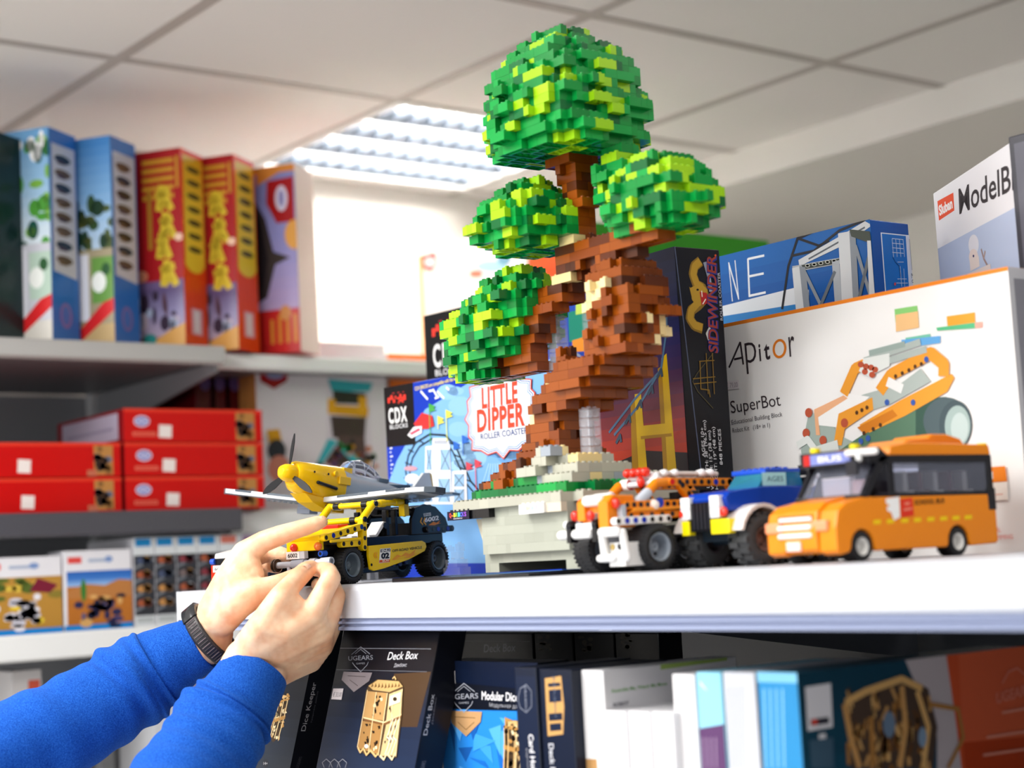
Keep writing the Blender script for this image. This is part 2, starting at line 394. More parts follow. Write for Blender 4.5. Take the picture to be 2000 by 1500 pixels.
for (px, ty, lab) in (((363, 674), 287, 'first red festival boxed set with yellow characters, beside the second blue set'), ((467, 679), 300, 'second red festival boxed set with yellow characters, beside the pagoda box')):
    b = tall(px, ty, 'toy_box', lab, RD, group=None)
    f = b.front(); f.rc(0, 0, 1, 1, '#a81a20'); f.rc(.3, .1, 1, .34, '#6d5a86'); f.grad(.2, .06, 1, .3, ['#b3a2b8', '#8d86ac', '#5b4a74']); r = random.Random(9)
    for i in range(5): f.rc(.46, .93 - .045 * i, .9, .955 - .045 * i, '#c9912c', False)
    f.rc(.93, .8, .97, .96, '#c9912c', False); f.rc(.52, .5, .58, .8, '#b07f2a', False); f.k += 1
    for cx, cy, s_ in ((.74, .74, 1), (.78, .6, .9), (.72, .5, .8), (.78, .36, 1)):                    # brush characters
        f.line([(cx - .1 * s_, cy + .03), (cx + .1 * s_, cy + .05)], .014, '#dcbf38', False, False); f.line([(cx, cy + .08), (cx - .06 * s_, cy - .05)], .016, '#dcbf38', False, False)
        f.line([(cx + .02, cy + .03), (cx + .12 * s_, cy - .05)], .014, '#dcbf38', False, False); f.line([(cx - .05, cy - .02), (cx + .08, cy - .02)], .012, '#dcbf38', False, False)
    f.k += 1; f.fell(.95, .55, .06, .02, '#f0c9b0'); f.fell(.4, .37, .1, .03, '#d98a6a')
    for i in range(16): f.fell(r.uniform(.3, .9), r.uniform(.1, .28), r.uniform(.02, .07), r.uniform(.01, .05), r.choice(['#3a2c3e', '#8a6f7c', '#c8b6c2', '#5a3c48', '#aab6d0']), up=False)
    f.k += 1; f.fx([(.3, 0), (1, 0), (1, .12), (.8, .09), (.6, .05)], '#d7a157'); f.fell(.5, .05, .1, .03, '#2f8c8a'); f.done('cover_print', b.o)
    f = b.right(); f.rc(0, 0, 1, 1, '#ef4a16'); f.grad(.1, .42, .95, .97, ['#f5d13a', '#f2cf45', '#e8b52a']); f.fell(.5, .43, .42, .05, '#f5d13a')
    for i in range(7):
        f.fell(.55, .5 + .068 * i, .3, .016, '#6a5a1e', up=False); f.rc(.35, .49 + .068 * i, .7, .5 + .068 * i, '#2f3a4a', False)
    f.k += 1; f.rc(.3, .07, .75, .2, '#e9b6c6'); f.rc(.4, .08, .65, .19, '#f6e6ea'); f.done('spine_print', b.o)
b = tall((588, 682), 318, 'toy_box', 'boxed set with dark pagoda roof on a violet sky, last on the top left shelf', '#c02a26', cols=['#c02a26', '#d98a3a', '#8a84b8', '#f3dcd4', '#c02a26', '#c02a26'])
f = b.front(); f.grad(0, .2, 1, 1, ['#b09cc4', '#8f8fca', '#8488c2']); f.fx([(.45, .9), (1, 1), (.45, 1)], '#d98a3a'); f.rc(.4, .96, 1, 1, '#d98a3a')
f.fx([(.6, .92), (.98, .93), (.98, .69), (.72, .69), (.58, .8)], '#a3141a'); f.fell(.8, .82, .09, .07, '#d5cfe6'); f.fell(.8, .82, .04, .045, '#8d8ac0')
f.fell(.97, .62, .14, .08, '#e0a14c'); f.fx([(.3, .9), (.56, .72), (.66, .54), (.9, .5), (.68, .47), (.55, .3), (.3, .25)], '#3a3232'); f.fx([(.3, .86), (.5, .72), (.58, .5), (.48, .3), (.3, .28)], '#241f22')
f.rc(.3, 0, 1, .23, '#b8201f')
for i in range(4): f.rc(.58 + .11 * i, .05, .63 + .11 * i, .18 + .02 * (i % 2), '#c9822c', False)
f.fell(.8, .21, .08, .04, '#c98a50'); f.done('cover_print', b.o)

# ------------------------------------------------------------ flat red cartons on the middle left shelf
def oval(f, a, b_, ra, rb):
    f.fell(a, b_, ra, rb, '#d9d4e8'); f.fell(a, b_, ra * .85, rb * .75, '#7f83c4'); f.rc(a - ra * .6, b_ - rb * .15, a + ra * .6, b_ + rb * .15, '#e4e2f0')
hB = (pl(250, 863, 0, -2.8).z - zM) / 2
def redbox(pxl, pxr, k, label, left):
    a = pl(pxl, 997, 0, -2.8); c = pl(pxr, 990, 0, -2.8)
    o = Vector((-2.8, a.y, zM + hB * k)); w = c.y - a.y
    b = Box('red_flat_box', label, 'boxed toy', o, w, .30, hB - .0015, R(90), 0, '#c8120e', 'flat red boxes on the middle left shelf', MKG, ['#a00e0c', '#e0301c', '#c8100c', '#b00f10', '#a00e0c', '#7c0d14'])
    f = b.front(); f.rc(0, .9, 1, 1, '#e23a26'); j = .01 * (k % 2)
    if not left: oval(f, .125 + j, .62, .055, .17); f.rc(.06 + j, .18, .22 + j, .3, '#e0705c'); f.rc(.07 + j, .21, .21 + j, .27, '#d84838')
    f.fx([(.28 - .02 * k, .14), (.37 - .02 * k, .12), (.375 - .02 * k, .5), (.285 - .02 * k, .52)], '#f0e4e0')
    x = .8 if not left else .8; f.rc(x, .06, x + .14, .92, '#b98246'); r = random.Random(4)
    for i in range(14): f.fell(x + .02 + r.random() * .1, .15 + r.random() * .7, .02 + r.random() * .02, .05 + r.random() * .08, r.choice(['#4a3a34', '#2f3540', '#8a5f34', '#6a6c80', '#3c2c28']), up=False)
    if left: f.rc(x - .05, .02, x + .02, .2, '#c06a50')
    f.done('cover_print', b.o)
    if not left:
        f = b.left(); f.rc(.08, .1, .92, .9, '#a9a4b8' if k == 2 else '#8d0f14'); f.rc(.15, .4, .85, .5, '#8f8ba2' if k == 2 else '#7c0d12'); f.done('end_print', b.o)
for k, n in enumerate(('bottom', 'middle', 'top')): redbox(246, 518, k, 'red flat boxed set, %s one of the stack of three' % n, False)
for k, n in enumerate(('lower', 'upper')): redbox(-40, 239, k, 'red flat boxed set, %s one of the stack of two at the left edge' % n, True)

# ------------------------------------------------------------ cartons on the far bay
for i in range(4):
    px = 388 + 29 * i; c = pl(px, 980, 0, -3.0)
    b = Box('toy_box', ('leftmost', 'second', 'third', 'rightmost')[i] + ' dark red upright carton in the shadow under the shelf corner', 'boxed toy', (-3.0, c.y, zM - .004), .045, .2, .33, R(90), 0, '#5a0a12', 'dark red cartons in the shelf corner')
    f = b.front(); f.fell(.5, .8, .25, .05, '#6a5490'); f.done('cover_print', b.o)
a = pl(507, 960, 0, -2.93); c = pl(764, 960, 0, -2.93)
b = Box('toy_box', 'large white boxed set with turquoise roofed pagoda picture under the far shelf', 'boxed toy', (-2.93, a.y, zM - .004), c.y - a.y, .12, .345, R(90), 0, '#e4dce2', cols=['#e4dce2', '#e4dce2', '#e2d9e0', '#efe8ea', '#e4dce2', '#c98a4a'])
f = b.front(); f.px([(505, 714), (565, 722), (560, 745), (535, 760), (508, 745)], '#a3141c'); f.ell(537, 732, 17, 9, '#8e94c4')
f.px([(640, 735), (722, 742), (726, 960), (636, 960)], '#d9cdd8'); TQ = '#3fa9b6'
f.px([(640, 740), (728, 748), (722, 765), (648, 765)], TQ); f.px([(650, 762), (714, 768), (714, 790), (650, 788)], '#3b3534'); f.px([(640, 790), (720, 795), (718, 815), (640, 808)], '#d59a22')
f.px([(645, 812), (715, 815), (712, 860), (650, 855)], '#4a3c3a'); f.px([(640, 808), (655, 806), (655, 780), (640, 778)], '#e2a428'); f.px([(700, 805), (716, 806), (716, 775), (700, 773)], '#e2a428')
f.px([(660, 850), (712, 852), (720, 950), (655, 950)], '#5a4644'); f.px([(640, 858), (650, 858), (708, 900), (690, 905), (655, 868), (630, 905), (618, 905)], TQ); f.px([(632, 905), (655, 872), (688, 905)], '#443634')
r = random.Random(5)
for i in range(40): f.ell(r.uniform(620, 735), r.uniform(860, 955), r.uniform(3, 9), r.uniform(3, 9), r.choice(['#8a4a4a', '#d59a22', '#5a3c62', '#2f8c4a', '#b86a4a', '#3b3534', '#c99a8a']), up=False)
f.k += 1; f.px([(520, 840), (545, 838), (550, 860), (525, 866)], '#d59a22'); f.ell(540, 880, 18, 22, '#3a3a44'); f.ell(545, 915, 22, 26, '#d98a7a'); f.done('cover_print', b.o)
a = pl(768, 960, 0, -2.95)
b = Box('toy_box', 'orange topped boxed set just right of the white pagoda box', 'boxed toy', (-2.95, a.y, zM - .004), .2, .15, .33, R(90), 0, '#e8dcd8')
f = b.front(); f.rc(.0, .72, 1, 1, '#e2702c'); f.fell(.5, .9, .2, .05, '#8a5a3a'); f.rc(.0, .1, .15, .7, '#c9b8b4'); f.done('cover_print', b.o)

# ------------------------------------------------------------ small boxed sets on the lower left shelf
def small(px0, px1, topy, label, kind, x=-2.8):
    a = pl(px0, 1233, 0, x); c = pl(px1, 1228, 0, x); h = pl((px0 + px1) / 2, topy, 0, x).z - zL
    b = Box('toy_box', label, 'boxed toy', (x, a.y, zL), c.y - a.y, .07 if kind < 2 else .2, h, R(90), 0, '#e6e4ea', 'small boxes on the lower left shelf')
    f = b.front(); r = random.Random(px0 + 99)
    if kind < 2:
        f.rc(0, 0, 1, .07, '#1f83cf'); f.rc(.04, .07, 1, .74, '#b8883c' if kind == 0 else '#b8702e')
        if kind: f.grad(.04, .55, 1, .74, ['#9cc0ea', '#3f78c8', '#2f62b4']); f.fx([(.04, .5), (.3, .58), (.6, .55), (.8, .62), (1, .6), (1, .4), (.04, .4)], '#b87a44'); f.fell(.28, .5, .04, .14, '#3a7a34')
        else:
            for i in range(14): f.fell(r.uniform(.05, .95), r.uniform(.45, .72), r.uniform(.05, .12), r.uniform(.03, .07), r.choice(['#8a7a34', '#c8a02e', '#5a6a2e', '#d8b84a']), up=False)
            f.k += 1; f.fx([(.6, .55), (.85, .52), (.95, .62), (.7, .72)], '#7a2438')
        for i in range(26):
            f.fell(r.gauss(.52, .16), r.gauss(.3, .1), r.uniform(.03, .1), r.uniform(.02, .06), r.choice(['#e8e4ec', '#cfccd8', '#2a2a30', '#34406a', '#f0d040'] if kind == 0 else ['#2f2f52', '#20243c', '#5c5a80', '#d8a868', '#44406a']), up=False)
        f.k += 1; f.rc(.06, .84, .26, .92, '#e0504a'); f.rc(.36, .85, .62, .89, '#a8b4cc'); f.fell(.66, .88, .06, .04, '#7f98c8')
    else:
        f.rc(0, 0, 1, 1, '#d8dce0'); f.rc(.1, .9, .85, .99, '#1f88c8' if kind == 2 else ('#d87a6a' if kind == 3 else '#9a7a9c')); f.rc(0, .12, 1, .8, '#34363c')
        for i in range(4):
            z = .16 + .16 * i; f.fx([(0, z), (1, z + .1), (1, z + .13), (0, z + .03)], '#787c84', False); f.fell(.5, z + .1, .38, .045, r.choice(['#a8583a', '#7a6a6a', '#4a5470', '#c08a50', '#8a3a44', '#8a8a92']), up=False); f.fell(.6, z + .12, .2, .03, r.choice(['#d8a050', '#c8c8cc', '#2c2c34']), up=False)
        f.k += 1; f.rc(.1, .04, .9, .1, '#b8bec0')
    f.done('cover_print', b.o)
small(-40, 123, 1088, 'white topped small boxed set with a white tractor picture at the left edge', 0)
small(127, 260, 1074, 'white topped small boxed set with blue sky desert picture', 1)
for i in range(7):
    small(265 + 42 * i, 305 + 42 * i, 1050 - 1.5 * i, ('first', 'second', 'third', 'fourth', 'fifth', 'sixth', 'seventh')[i] + ' narrow black and white car box counted from the desert picture box', 2 if i < 4 else (3 if i == 4 else 4))
for i, (p0, p1, ty, c, lab) in enumerate(((25, 82, 1312, '#d8d4d4', 'small white carton with red mark on the low left shelf'), (300, 352, 1345, '#cfd0d4', 'pale grey carton low between the two blue sleeves, nearest the left'), (356, 402, 1330, '#a8a2ae', 'mauve grey carton low between the two blue sleeves'), (406, 470, 1330, '#b9b8c0', 'light carton low behind the right sleeve'))):
    a = pl(p0, 1400, 0, -2.85); c_ = pl(p1, 1400, 0, -2.85); z0 = zL - .40
    b = Box('toy_box', lab, 'boxed toy', (-2.85, a.y, z0), c_.y - a.y, .15, pl(p0, ty, 0, -2.85).z - z0, R(90), 0, c)
    f = b.front(); r = random.Random(i)
    f.rc(0, 0, 1, 1, c)
    if i == 0: f.rc(.55, .8, .95, .95, '#d8604c')
    for k in range(6): f.rc(.1, .1 + .1 * k, .1 + r.random() * .8, .14 + .1 * k, r.choice(['#8a8690', '#e8e8ec', '#b0a8b4', '#6f7078']), False)
    f.done('cover_print', b.o)

# ------------------------------------------------------------ shelf unit behind the display shelf
bs = thing('rear_shelf', 'white shelf unit hidden behind the display boxes, carrying the hexagon logo box', 'shelf', (-2.95, 2.15, 0))
mb = MB(GW); mb.box(0, 0, 1.72, 1.3, .4, 1.75); mb.build('shelf_board', MM, bs)
for x in (.05, 1.22):
    mb = MB('#c7c7c8'); mb.box(x, .38, 0, x + .03, .42, 1.72); mb.build('upright', MM, bs)
a = pl(815, 500, 1, 2.2); c = pl(1092, 460, 1, 2.2)
b = Box('toy_box', 'large white boxed set with red hexagon logo behind the roller coaster boxes', 'boxed toy', (a.x, 2.2, 1.75), c.x - a.x, .1, a.z - 1.75, 0, 0, '#f2ece8')
f = b.front(); f.rc(0, 0, 1, 1, '#f2ece8'); f.px([(815, 490), (826, 486), (832, 700), (815, 700)], '#e8a878'); f.px([(823, 500), (850, 492), (855, 515), (842, 532), (826, 525)], '#c83a34'); f.ell(840, 512, 10, 8, '#f0e8ec')
f.px([(1030, 440), (1100, 425), (1100, 560), (1030, 560)], '#e0562c'); f.ell(960, 520, 30, 12, '#9cc8d4'); f.ell(985, 505, 14, 14, '#6a98b0'); f.ell(930, 535, 14, 8, '#d8705a'); f.done('cover_print', b.o)
a = pl(1330, 452, 0, -2.3); c = pl(1500, 470, 0, -2.3)
g = thing('green_panel', 'plain bright green display panel behind the black snake box', 'panel', (-2.3, a.y - .25, 1.72))
mb = MB('#2f9a12'); mb.box(-.02, 0, 0, 0, c.y - a.y + .25, a.z - 1.72); mb.build('panel', MM, g, bev=.001)
mb = MB('#c7c7c8'); mb.box(-.05, .1, -1.72, -.02, .13, .2); mb.build('post', MM, g)
MKM = newmat('matt_printed_card', .85, 0, attr=True, spec=.05)
# ============================================================ boxes standing on the display shelf
def sticker(f, x, y, w, h, sl, t='€ 39,00', col='#e9dfe4', tc='#8f8a94'):
    f.px([(x, y), (x + w, y - sl), (x + w + h * .04, y + h - sl), (x + h * .04, y + h)], col)
    f.text(t, (x + w * .1, y + h * .8 - sl * .1), (x + w * .92, y + h * .8 - sl * .9), (x + w * .08, y + h * .2 - sl * .1), tc)
# ---- white robot kit box
a = pl(1393, 637, 1, 1.36); w_ = pl(1968, 520, 1, 1.36).x - a.x
b = Box('robot_kit_box', 'large white robot kit box with an orange technical car picture behind the orange bus', 'boxed toy', (a.x, 1.36, ZS), w_, .065, a.z - ZS, 0, 0, '#f7f5f3', cols=['#f4f4f4', '#ef8a2a', '#f8f6f4', '#c9c8cc', '#f4f4f4', '#f4f4f4'])
AP = b; f = b.front(); DK, OR = '#3c3338', '#ee8528'
f.rc(0, 0, 1, 1, '#f8f6f4'); f.rc(0, .985, 1, 1, '#f0882c')
f.line([(1424, 718), (1446, 668)], .0026, DK); f.line([(1446, 668), (1452, 712)], .0026, DK); f.line([(1434, 702), (1452, 698)], .0024, DK)
f.text('p', (1457.5, 711), (1479, 706), (1454, 671), DK, -.012); f.text('i', (1484, 705), (1487.5, 704), (1481, 669), DK, .02); f.text('t', (1494, 703), (1505, 700), (1491, 666), DK, .02)
f.ell(1523, 681, 13.5, 19, OR, 28, .1); f.ell(1523, 681, 9, 14, '#f8f6f4', 24, .1); f.text('r', (1543, 697), (1554, 695), (1540, 658), DK, 0)
f.text('SuperBot', (1429, 807), (1526, 792), (1426, 782), DK, -.004)
f.text('Educational Building Block', (1430, 829), (1529, 813), (1429, 820), '#6a6468'); f.text('Robot Kit   (18+ in 1)', (1432, 845), (1505, 834), (1431, 836), '#6a6468')
sticker(f, 1417, 745, 27, 17, 3, '€ 79,00', '#f6eef0', '#b7a9b2')
f.px([(1748, 604), (1792, 597), (1795, 622), (1750, 630)], '#8fd07a'); f.px([(1750, 615), (1794, 608), (1796, 640), (1751, 648)], '#f2c48a'); f.px([(1850, 618), (1905, 610), (1906, 634), (1852, 640)], '#f2a83a'); f.px([(1830, 640), (1906, 630), (1907, 641), (1832, 646)], '#5cc08a'); f.px([(1905, 630), (1920, 628), (1920, 640), (1906, 641)], '#f0b0a0')
f.px([(1770, 660), (1818, 652), (1819, 668), (1770, 668)], '#7ac8b0'); f.px([(1762, 664), (1838, 656), (1838, 670), (1764, 680)], '#6ab0e8')
GY, GN, O1, O2 = '#b4bfba', '#5d8068', '#f2a23a', '#d9822a'                        # the printed car
f.px([(1566, 880), (1580, 812), (1610, 798), (1640, 850), (1700, 878), (1660, 900), (1570, 905)], '#a9b8b0')
f.px([(1640, 880), (1700, 840), (1800, 785), (1850, 790), (1840, 850), (1760, 885)], GN); f.px([(1790, 780), (1850, 775), (1870, 800), (1850, 860), (1790, 860)], '#3d5c50')
f.ell(1850, 822, 45, 46, '#54656a', 30); f.ell(1868, 830, 32, 48, '#4a5a60', 30); f.ell(1872, 832, 25, 40, '#a7bcb8', 26); f.ell(1876, 836, 17, 30, '#c3d3d0', 26)
f.px([(1680, 830), (1760, 782), (1860, 730), (1866, 738), (1852, 765), (1770, 812), (1700, 845)], O1); f.px([(1676, 835), (1745, 800), (1755, 812), (1690, 848)], O2)
f.px([(1640, 790), (1690, 770), (1760, 750), (1800, 720), (1820, 745), (1740, 790), (1660, 815)], GY)
f.px([(1592, 805), (1655, 768), (1700, 775), (1640, 835), (1596, 830)], '#fbfaf8'); f.px([(1592, 800), (1650, 772), (1658, 778), (1600, 815), (1604, 850), (1596, 850)], '#f0b488'); f.px([(1640, 808), (1706, 776), (1708, 800), (1652, 838), (1646, 870), (1630, 870)], O1)
f.line([(1650, 770), (1672, 720), (1690, 712)], .012, O1); f.line([(1720, 765), (1742, 732), (1820, 690), (1846, 712), (1845, 735)], .013, O1); f.line([(1735, 745), (1765, 760)], .01, '#f4f4f2')
f.line([(1690, 705), (1800, 668)], .007, GY); f.line([(1700, 716), (1812, 682)], .007, GY); f.line([(1700, 690), (1770, 672)], .006, '#9fb0aa'); f.px([(1690, 700), (1740, 690), (1740, 715), (1700, 735), (1680, 725)], '#e8ece8')
for x, y in ((1684, 712), (1694, 716), (1704, 718), (1712, 722), (1692, 726), (1706, 732)): f.ell(x, y, 6, 6, '#c05a40', up=False)
for x, y in ((1582, 806), (1652, 826), (1577, 846), (1610, 860)): f.ell(x, y, 7, 9, '#c05a40', up=False)
f.k += 1
for x, y in ((1752, 735), (1765, 729), (1778, 723), (1790, 716), (1802, 711), (1676, 806), (1686, 801), (1696, 796), (1708, 838), (1722, 830), (1690, 846)): f.ell(x, y, 3, 4, '#5a3a26', up=False)
for x, y in ((1735, 786), (1786, 786), (1812, 702), (1684, 862), (1698, 856)): f.ell(x, y, 4.5, 6, '#3f62b0', up=False)
f.k += 1
f.line([(1560, 870), (1580, 858), (1600, 885)], .008, '#e8ece8'); f.line([(1590, 885), (1640, 870)], .012, '#dfe4e0')
f.px([(1905, 915), (1966, 910), (1970, 940), (1905, 945)], OR); f.text('STEM', (1912, 938), (1943, 935), (1911, 924), '#fdfaf6', .02)
f.px([(1905, 945), (1970, 941), (1972, 976), (1906, 980)], '#f8efe6'); f.line([(1915, 958), (1945, 956)], .0008, '#e8a088'); f.line([(1915, 968), (1962, 965)], .0008, '#e8a088')
f.text('MECHANICAL', (1915, 1043), (1958, 1039), (1914, 1033), '#e2604a'); f.text('PROGRAMMING', (1915, 1056), (1982, 1052), (1914, 1047), '#e2604a')
f.done('cover_print', b.o)
f = b.right(); f.rc(.12, 0, .55, .96, '#8d8c94'); f.rc(.6, 0, 1, 1, '#f4f2f0'); f.done('side_print', b.o)
# ---- dark box at the right edge
a = pl(1969, 268, 1, 1.44)
b = Box('dark_tall_box', 'dark grey tall box cut by the right edge, behind the white robot kit box', 'boxed toy', (a.x, 1.44, ZS), .10, .05, a.z - ZS, 0, R(0), '#3c3b44')
f = b.front(); f.rc(.06, .02, .2, .98, '#5b5a66'); f.rc(.25, .1, .9, .9, '#33323a'); f.done('cover_print', b.o)
# ---- black snake roller coaster box
YW = R(-4)
c = pl(1317, 481, 1, 1.255); ww = .165
dxs = Vector((math.cos(YW), math.sin(YW), 0))
b = Box('coaster_box', 'tall black roller coaster box with a golden snake on its spine', 'boxed toy', Vector((c.x, 1.255, ZS)) - dxs * ww, ww, .064, c.z - ZS, YW, 0, '#0e0f18', cols=['#0e0f18', '#14151f', '#1a1c30', '#0d0e16', '#0e0f18', '#0e0f18'])
f = b.front(); f.grad(0, 0, 1, 1, ['#16121c', '#2a1a20', '#b8281e', '#c23a22', '#7a3040', '#463260', '#2b2c66', '#1c2350', '#181a38'], 26)
f.px([(1200, 905), (1260, 880), (1370, 885), (1370, 960), (1200, 960)], '#241a22'); YL, YD = '#e8bb10', '#b8860c'
f.px([(1292, 700), (1302, 690), (1325, 960), (1298, 960)], YL); f.px([(1285, 720), (1293, 715), (1306, 960), (1298, 960)], YD)
f.px([(1240, 770), (1252, 768), (1268, 960), (1240, 960)], YL); f.px([(1232, 790), (1240, 780), (1250, 960), (1236, 960)], YD); f.px([(1250, 832), (1310, 826), (1313, 850), (1252, 857)], YL); f.px([(1252, 852), (1312, 846), (1313, 852), (1252, 858)], YD)
TR = '#56789a'
f.line([(1300, 560), (1303, 640), (1292, 720), (1250, 790), (1200, 850)], .0032, TR); f.line([(1285, 730), (1240, 780), (1190, 845)], .003, TR)
for x, y in ((1290, 722), (1272, 755), (1250, 783), (1228, 812), (1210, 850)): f.line([(x - 6, y + 16), (x + 2, y), (x + 4, y + 14)], .004, '#3f5268')
f.done('cover_print', b.o)
f = b.right()
f.line([(1318, 482), (1371, 935)], .0012, '#5a6480')
GO, GD = '#b8912c', '#8a6a20'
f.line([(1368, 510), (1356, 520), (1353, 536), (1360, 556), (1372, 562), (1378, 580), (1364, 596), (1350, 606), (1347, 622), (1356, 636), (1372, 642)], .0115, GD); f.line([(1368, 510), (1357, 520), (1354, 536), (1361, 555), (1372, 562)], .0085, GO); f.line([(1376, 584), (1362, 592), (1350, 606), (1348, 622), (1357, 635), (1372, 640)], .0085, GO)
f.px([(1349, 562), (1368, 552), (1382, 566), (1378, 590), (1362, 600), (1351, 585)], GO); f.px([(1346, 560), (1356, 570), (1350, 578)], GO); f.px([(1366, 570), (1380, 572), (1384, 592), (1370, 596)], '#b32420'); f.line([(1370, 568), (1371, 580)], .0012, '#f2ede0'); f.line([(1372, 594), (1378, 584)], .0012, '#f2ede0'); f.ell(1362, 566, 2.5, 2, '#1a1208')
f.line([(1376, 512), (1384, 540), (1388, 570)], .005, '#8f97a8'); f.line([(1386, 640), (1380, 652), (1384, 664)], .003, '#c8c8c0')
for off, col in ((0, '#2a2f86'), (0, '#9c3c2a')):
    f.text('SIDEWINDER', (1402 if col[1] == '2' else 1401, 690), (1398 if col[1] == '2' else 1397, 500), (1383, 690), col, .055 if col[1] == '2' else .015, .15)
f.line([(1395, 500), (1398, 498)], .002, '#e0582c')
f.text('ROLLER COASTER', (1411, 626), (1405, 532), (1406, 626), '#b8bac4', .01)
f.line([(1392, 690), (1360, 730), (1352, 745), (1362, 765), (1392, 798)], .0008, '#5a5130'); f.line([(1366, 706), (1368, 760), (1384, 762), (1386, 776)], .0012, GD); f.line([(1352, 740), (1396, 736)], .001, GD); f.line([(1354, 750), (1398, 746)], .001, GD); f.line([(1378, 690), (1382, 770)], .001, GD); f.line([(1390, 690), (1394, 770)], .001, GD); f.line([(1364, 706), (1394, 704)], .001, GD)
for i, t in enumerate(('AGES 10+', 'LENGTH: 38" (96.5 cm)', 'WIDTH: 15" (38 cm)', 'HEIGHT: 19" (48 cm)', '848 PIECES')):
    L_ = (58, 132, 116, 122, 70)[i]; bx = 1373 + 8.5 * i; by = (893, 953, 957, 956, 908)[i]
    f.text(t, (bx + 3, by), (bx - L_ * .06 + 3, by - L_), (bx - 3, by), '#d8d9de', .006)
f.done('spine_print', b.o)
# ---- blue crane box
c = pl(1699, 428, 1, 1.462)
b = Box('building_set_box', 'long blue boxed set with a grey steel tower picture behind the white robot kit box', 'boxed toy', (c.x - .40, 1.462, ZS), .40, .066, c.z - ZS, 0, 0, '#1557a8', cols=['#1557a8', '#e4eaf0', '#1557a8', '#1450a0', '#1557a8', '#1557a8'])
f = b.front(); f.grad(0, 0, 1, 1, ['#2f7fc4', '#1b62b4', '#134a98', '#164f9e', '#2468b4'], 16)
f.px([(1410, 598), (1560, 560), (1580, 566), (1580, 590), (1410, 622)], '#dfe6ee'); f.px([(1410, 618), (1580, 590), (1580, 610), (1410, 640)], '#2f7fc4')
WT = '#e9eef4'
f.text('N', (1430, 590), (1444, 586), (1422, 506), WT, -.01); f.line([(1461, 505), (1464, 580)], .0028, WT); f.line([(1461, 506), (1493, 499)], .0028, WT); f.line([(1463, 540), (1492, 534)], .0028, WT); f.line([(1464, 578), (1496, 571)], .0028, WT)
f.line([(1528, 604), (1540, 520), (1558, 466), (1590, 452)], .0035, '#22242c'); f.line([(1545, 500), (1590, 490), (1640, 450), (1690, 430)], .003, '#2a2c34'); f.line([(1560, 466), (1600, 480), (1620, 470)], .003, '#22242c')
G1, G2, G3 = '#aeb6be', '#8b949e', '#d3d9de'
f.px([(1560, 508), (1640, 462), (1690, 432), (1704, 440), (1650, 478), (1562, 520)], G3); f.line([(1580, 506), (1690, 444)], .002, '#5c646e')
f.px([(1548, 520), (1648, 502), (1648, 514), (1550, 532)], G1); f.px([(1566, 518), (1640, 505), (1640, 514), (1570, 526)], '#3c423e')
for i in range(5): f.ell(1578 + 13 * i, 519 - 2.4 * i, 5, 3.6, '#b8beb8', 12, up=False); f.ell(1578 + 13 * i, 519 - 2.4 * i, 3.2, 2, '#3c423e', 12, up=False)
f.k += 1
f.px([(1548, 524), (1562, 520), (1572, 612), (1556, 612)], G3); f.px([(1562, 520), (1574, 522), (1584, 612), (1572, 612)], G2); f.px([(1626, 512), (1640, 508), (1646, 600), (1632, 600)], G1)
f.line([(1572, 530), (1606, 600)], .0045, G2); f.line([(1632, 530), (1600, 606)], .0045, '#6a737c'); f.px([(1638, 456), (1660, 452), (1668, 600), (1646, 600)], G3); f.px([(1660, 452), (1672, 455), (1680, 600), (1668, 600)], G2)
f.px([(1660, 448), (1700, 452), (1704, 476), (1664, 462)], '#4a524c'); f.line([(1672, 480), (1702, 580)], .0045, G2); f.line([(1704, 476), (1680, 580)], .0045, '#6a737c'); f.px([(1695, 470), (1705, 470), (1712, 600), (1700, 600)], G3)
f.done('cover_print', b.o)
f = b.right(); f.px([(1720, 454), (1781, 460), (1790, 590), (1730, 590)], '#dfe6f0'); f.px([(1722, 456), (1769, 461), (1777, 590), (1732, 590)], '#1a6cc0'); f.px([(1770, 461), (1780, 462), (1788, 590), (1778, 590)], '#d8dce8')
for i in range(4): f.line([(1742 + 7 * i, 466 + i * .5), (1745 + 7 * i, 502)], .0007, '#c8d8ec'); f.line([(1742, 466 + 9 * i), (1764, 468 + 9 * i)], .0007, '#c8d8ec')
f.line([(1743, 502), (1748, 512), (1756, 520), (1758, 540)], .0007, '#143a70'); f.line([(1752, 512), (1764, 512)], .0006, '#c8d8ec'); f.line([(1752, 545), (1770, 545)], .0006, '#c8d8ec'); f.line([(1750, 553), (1772, 553)], .0006, '#c8d8ec'); f.line([(1757, 520), (1760, 560)], .0006, '#c8d8ec'); f.line([(1764, 525), (1766, 560)], .0006, '#c8d8ec'); f.ell(1747, 555, 2, 3, '#c84a5a')
f.text('long', (1783.5, 555), (1781.5, 534), (1778.5, 555), '#3a4450'); f.line([(1775, 467), (1780, 528)], .0005, '#5a6470'); f.done('side_print', b.o)
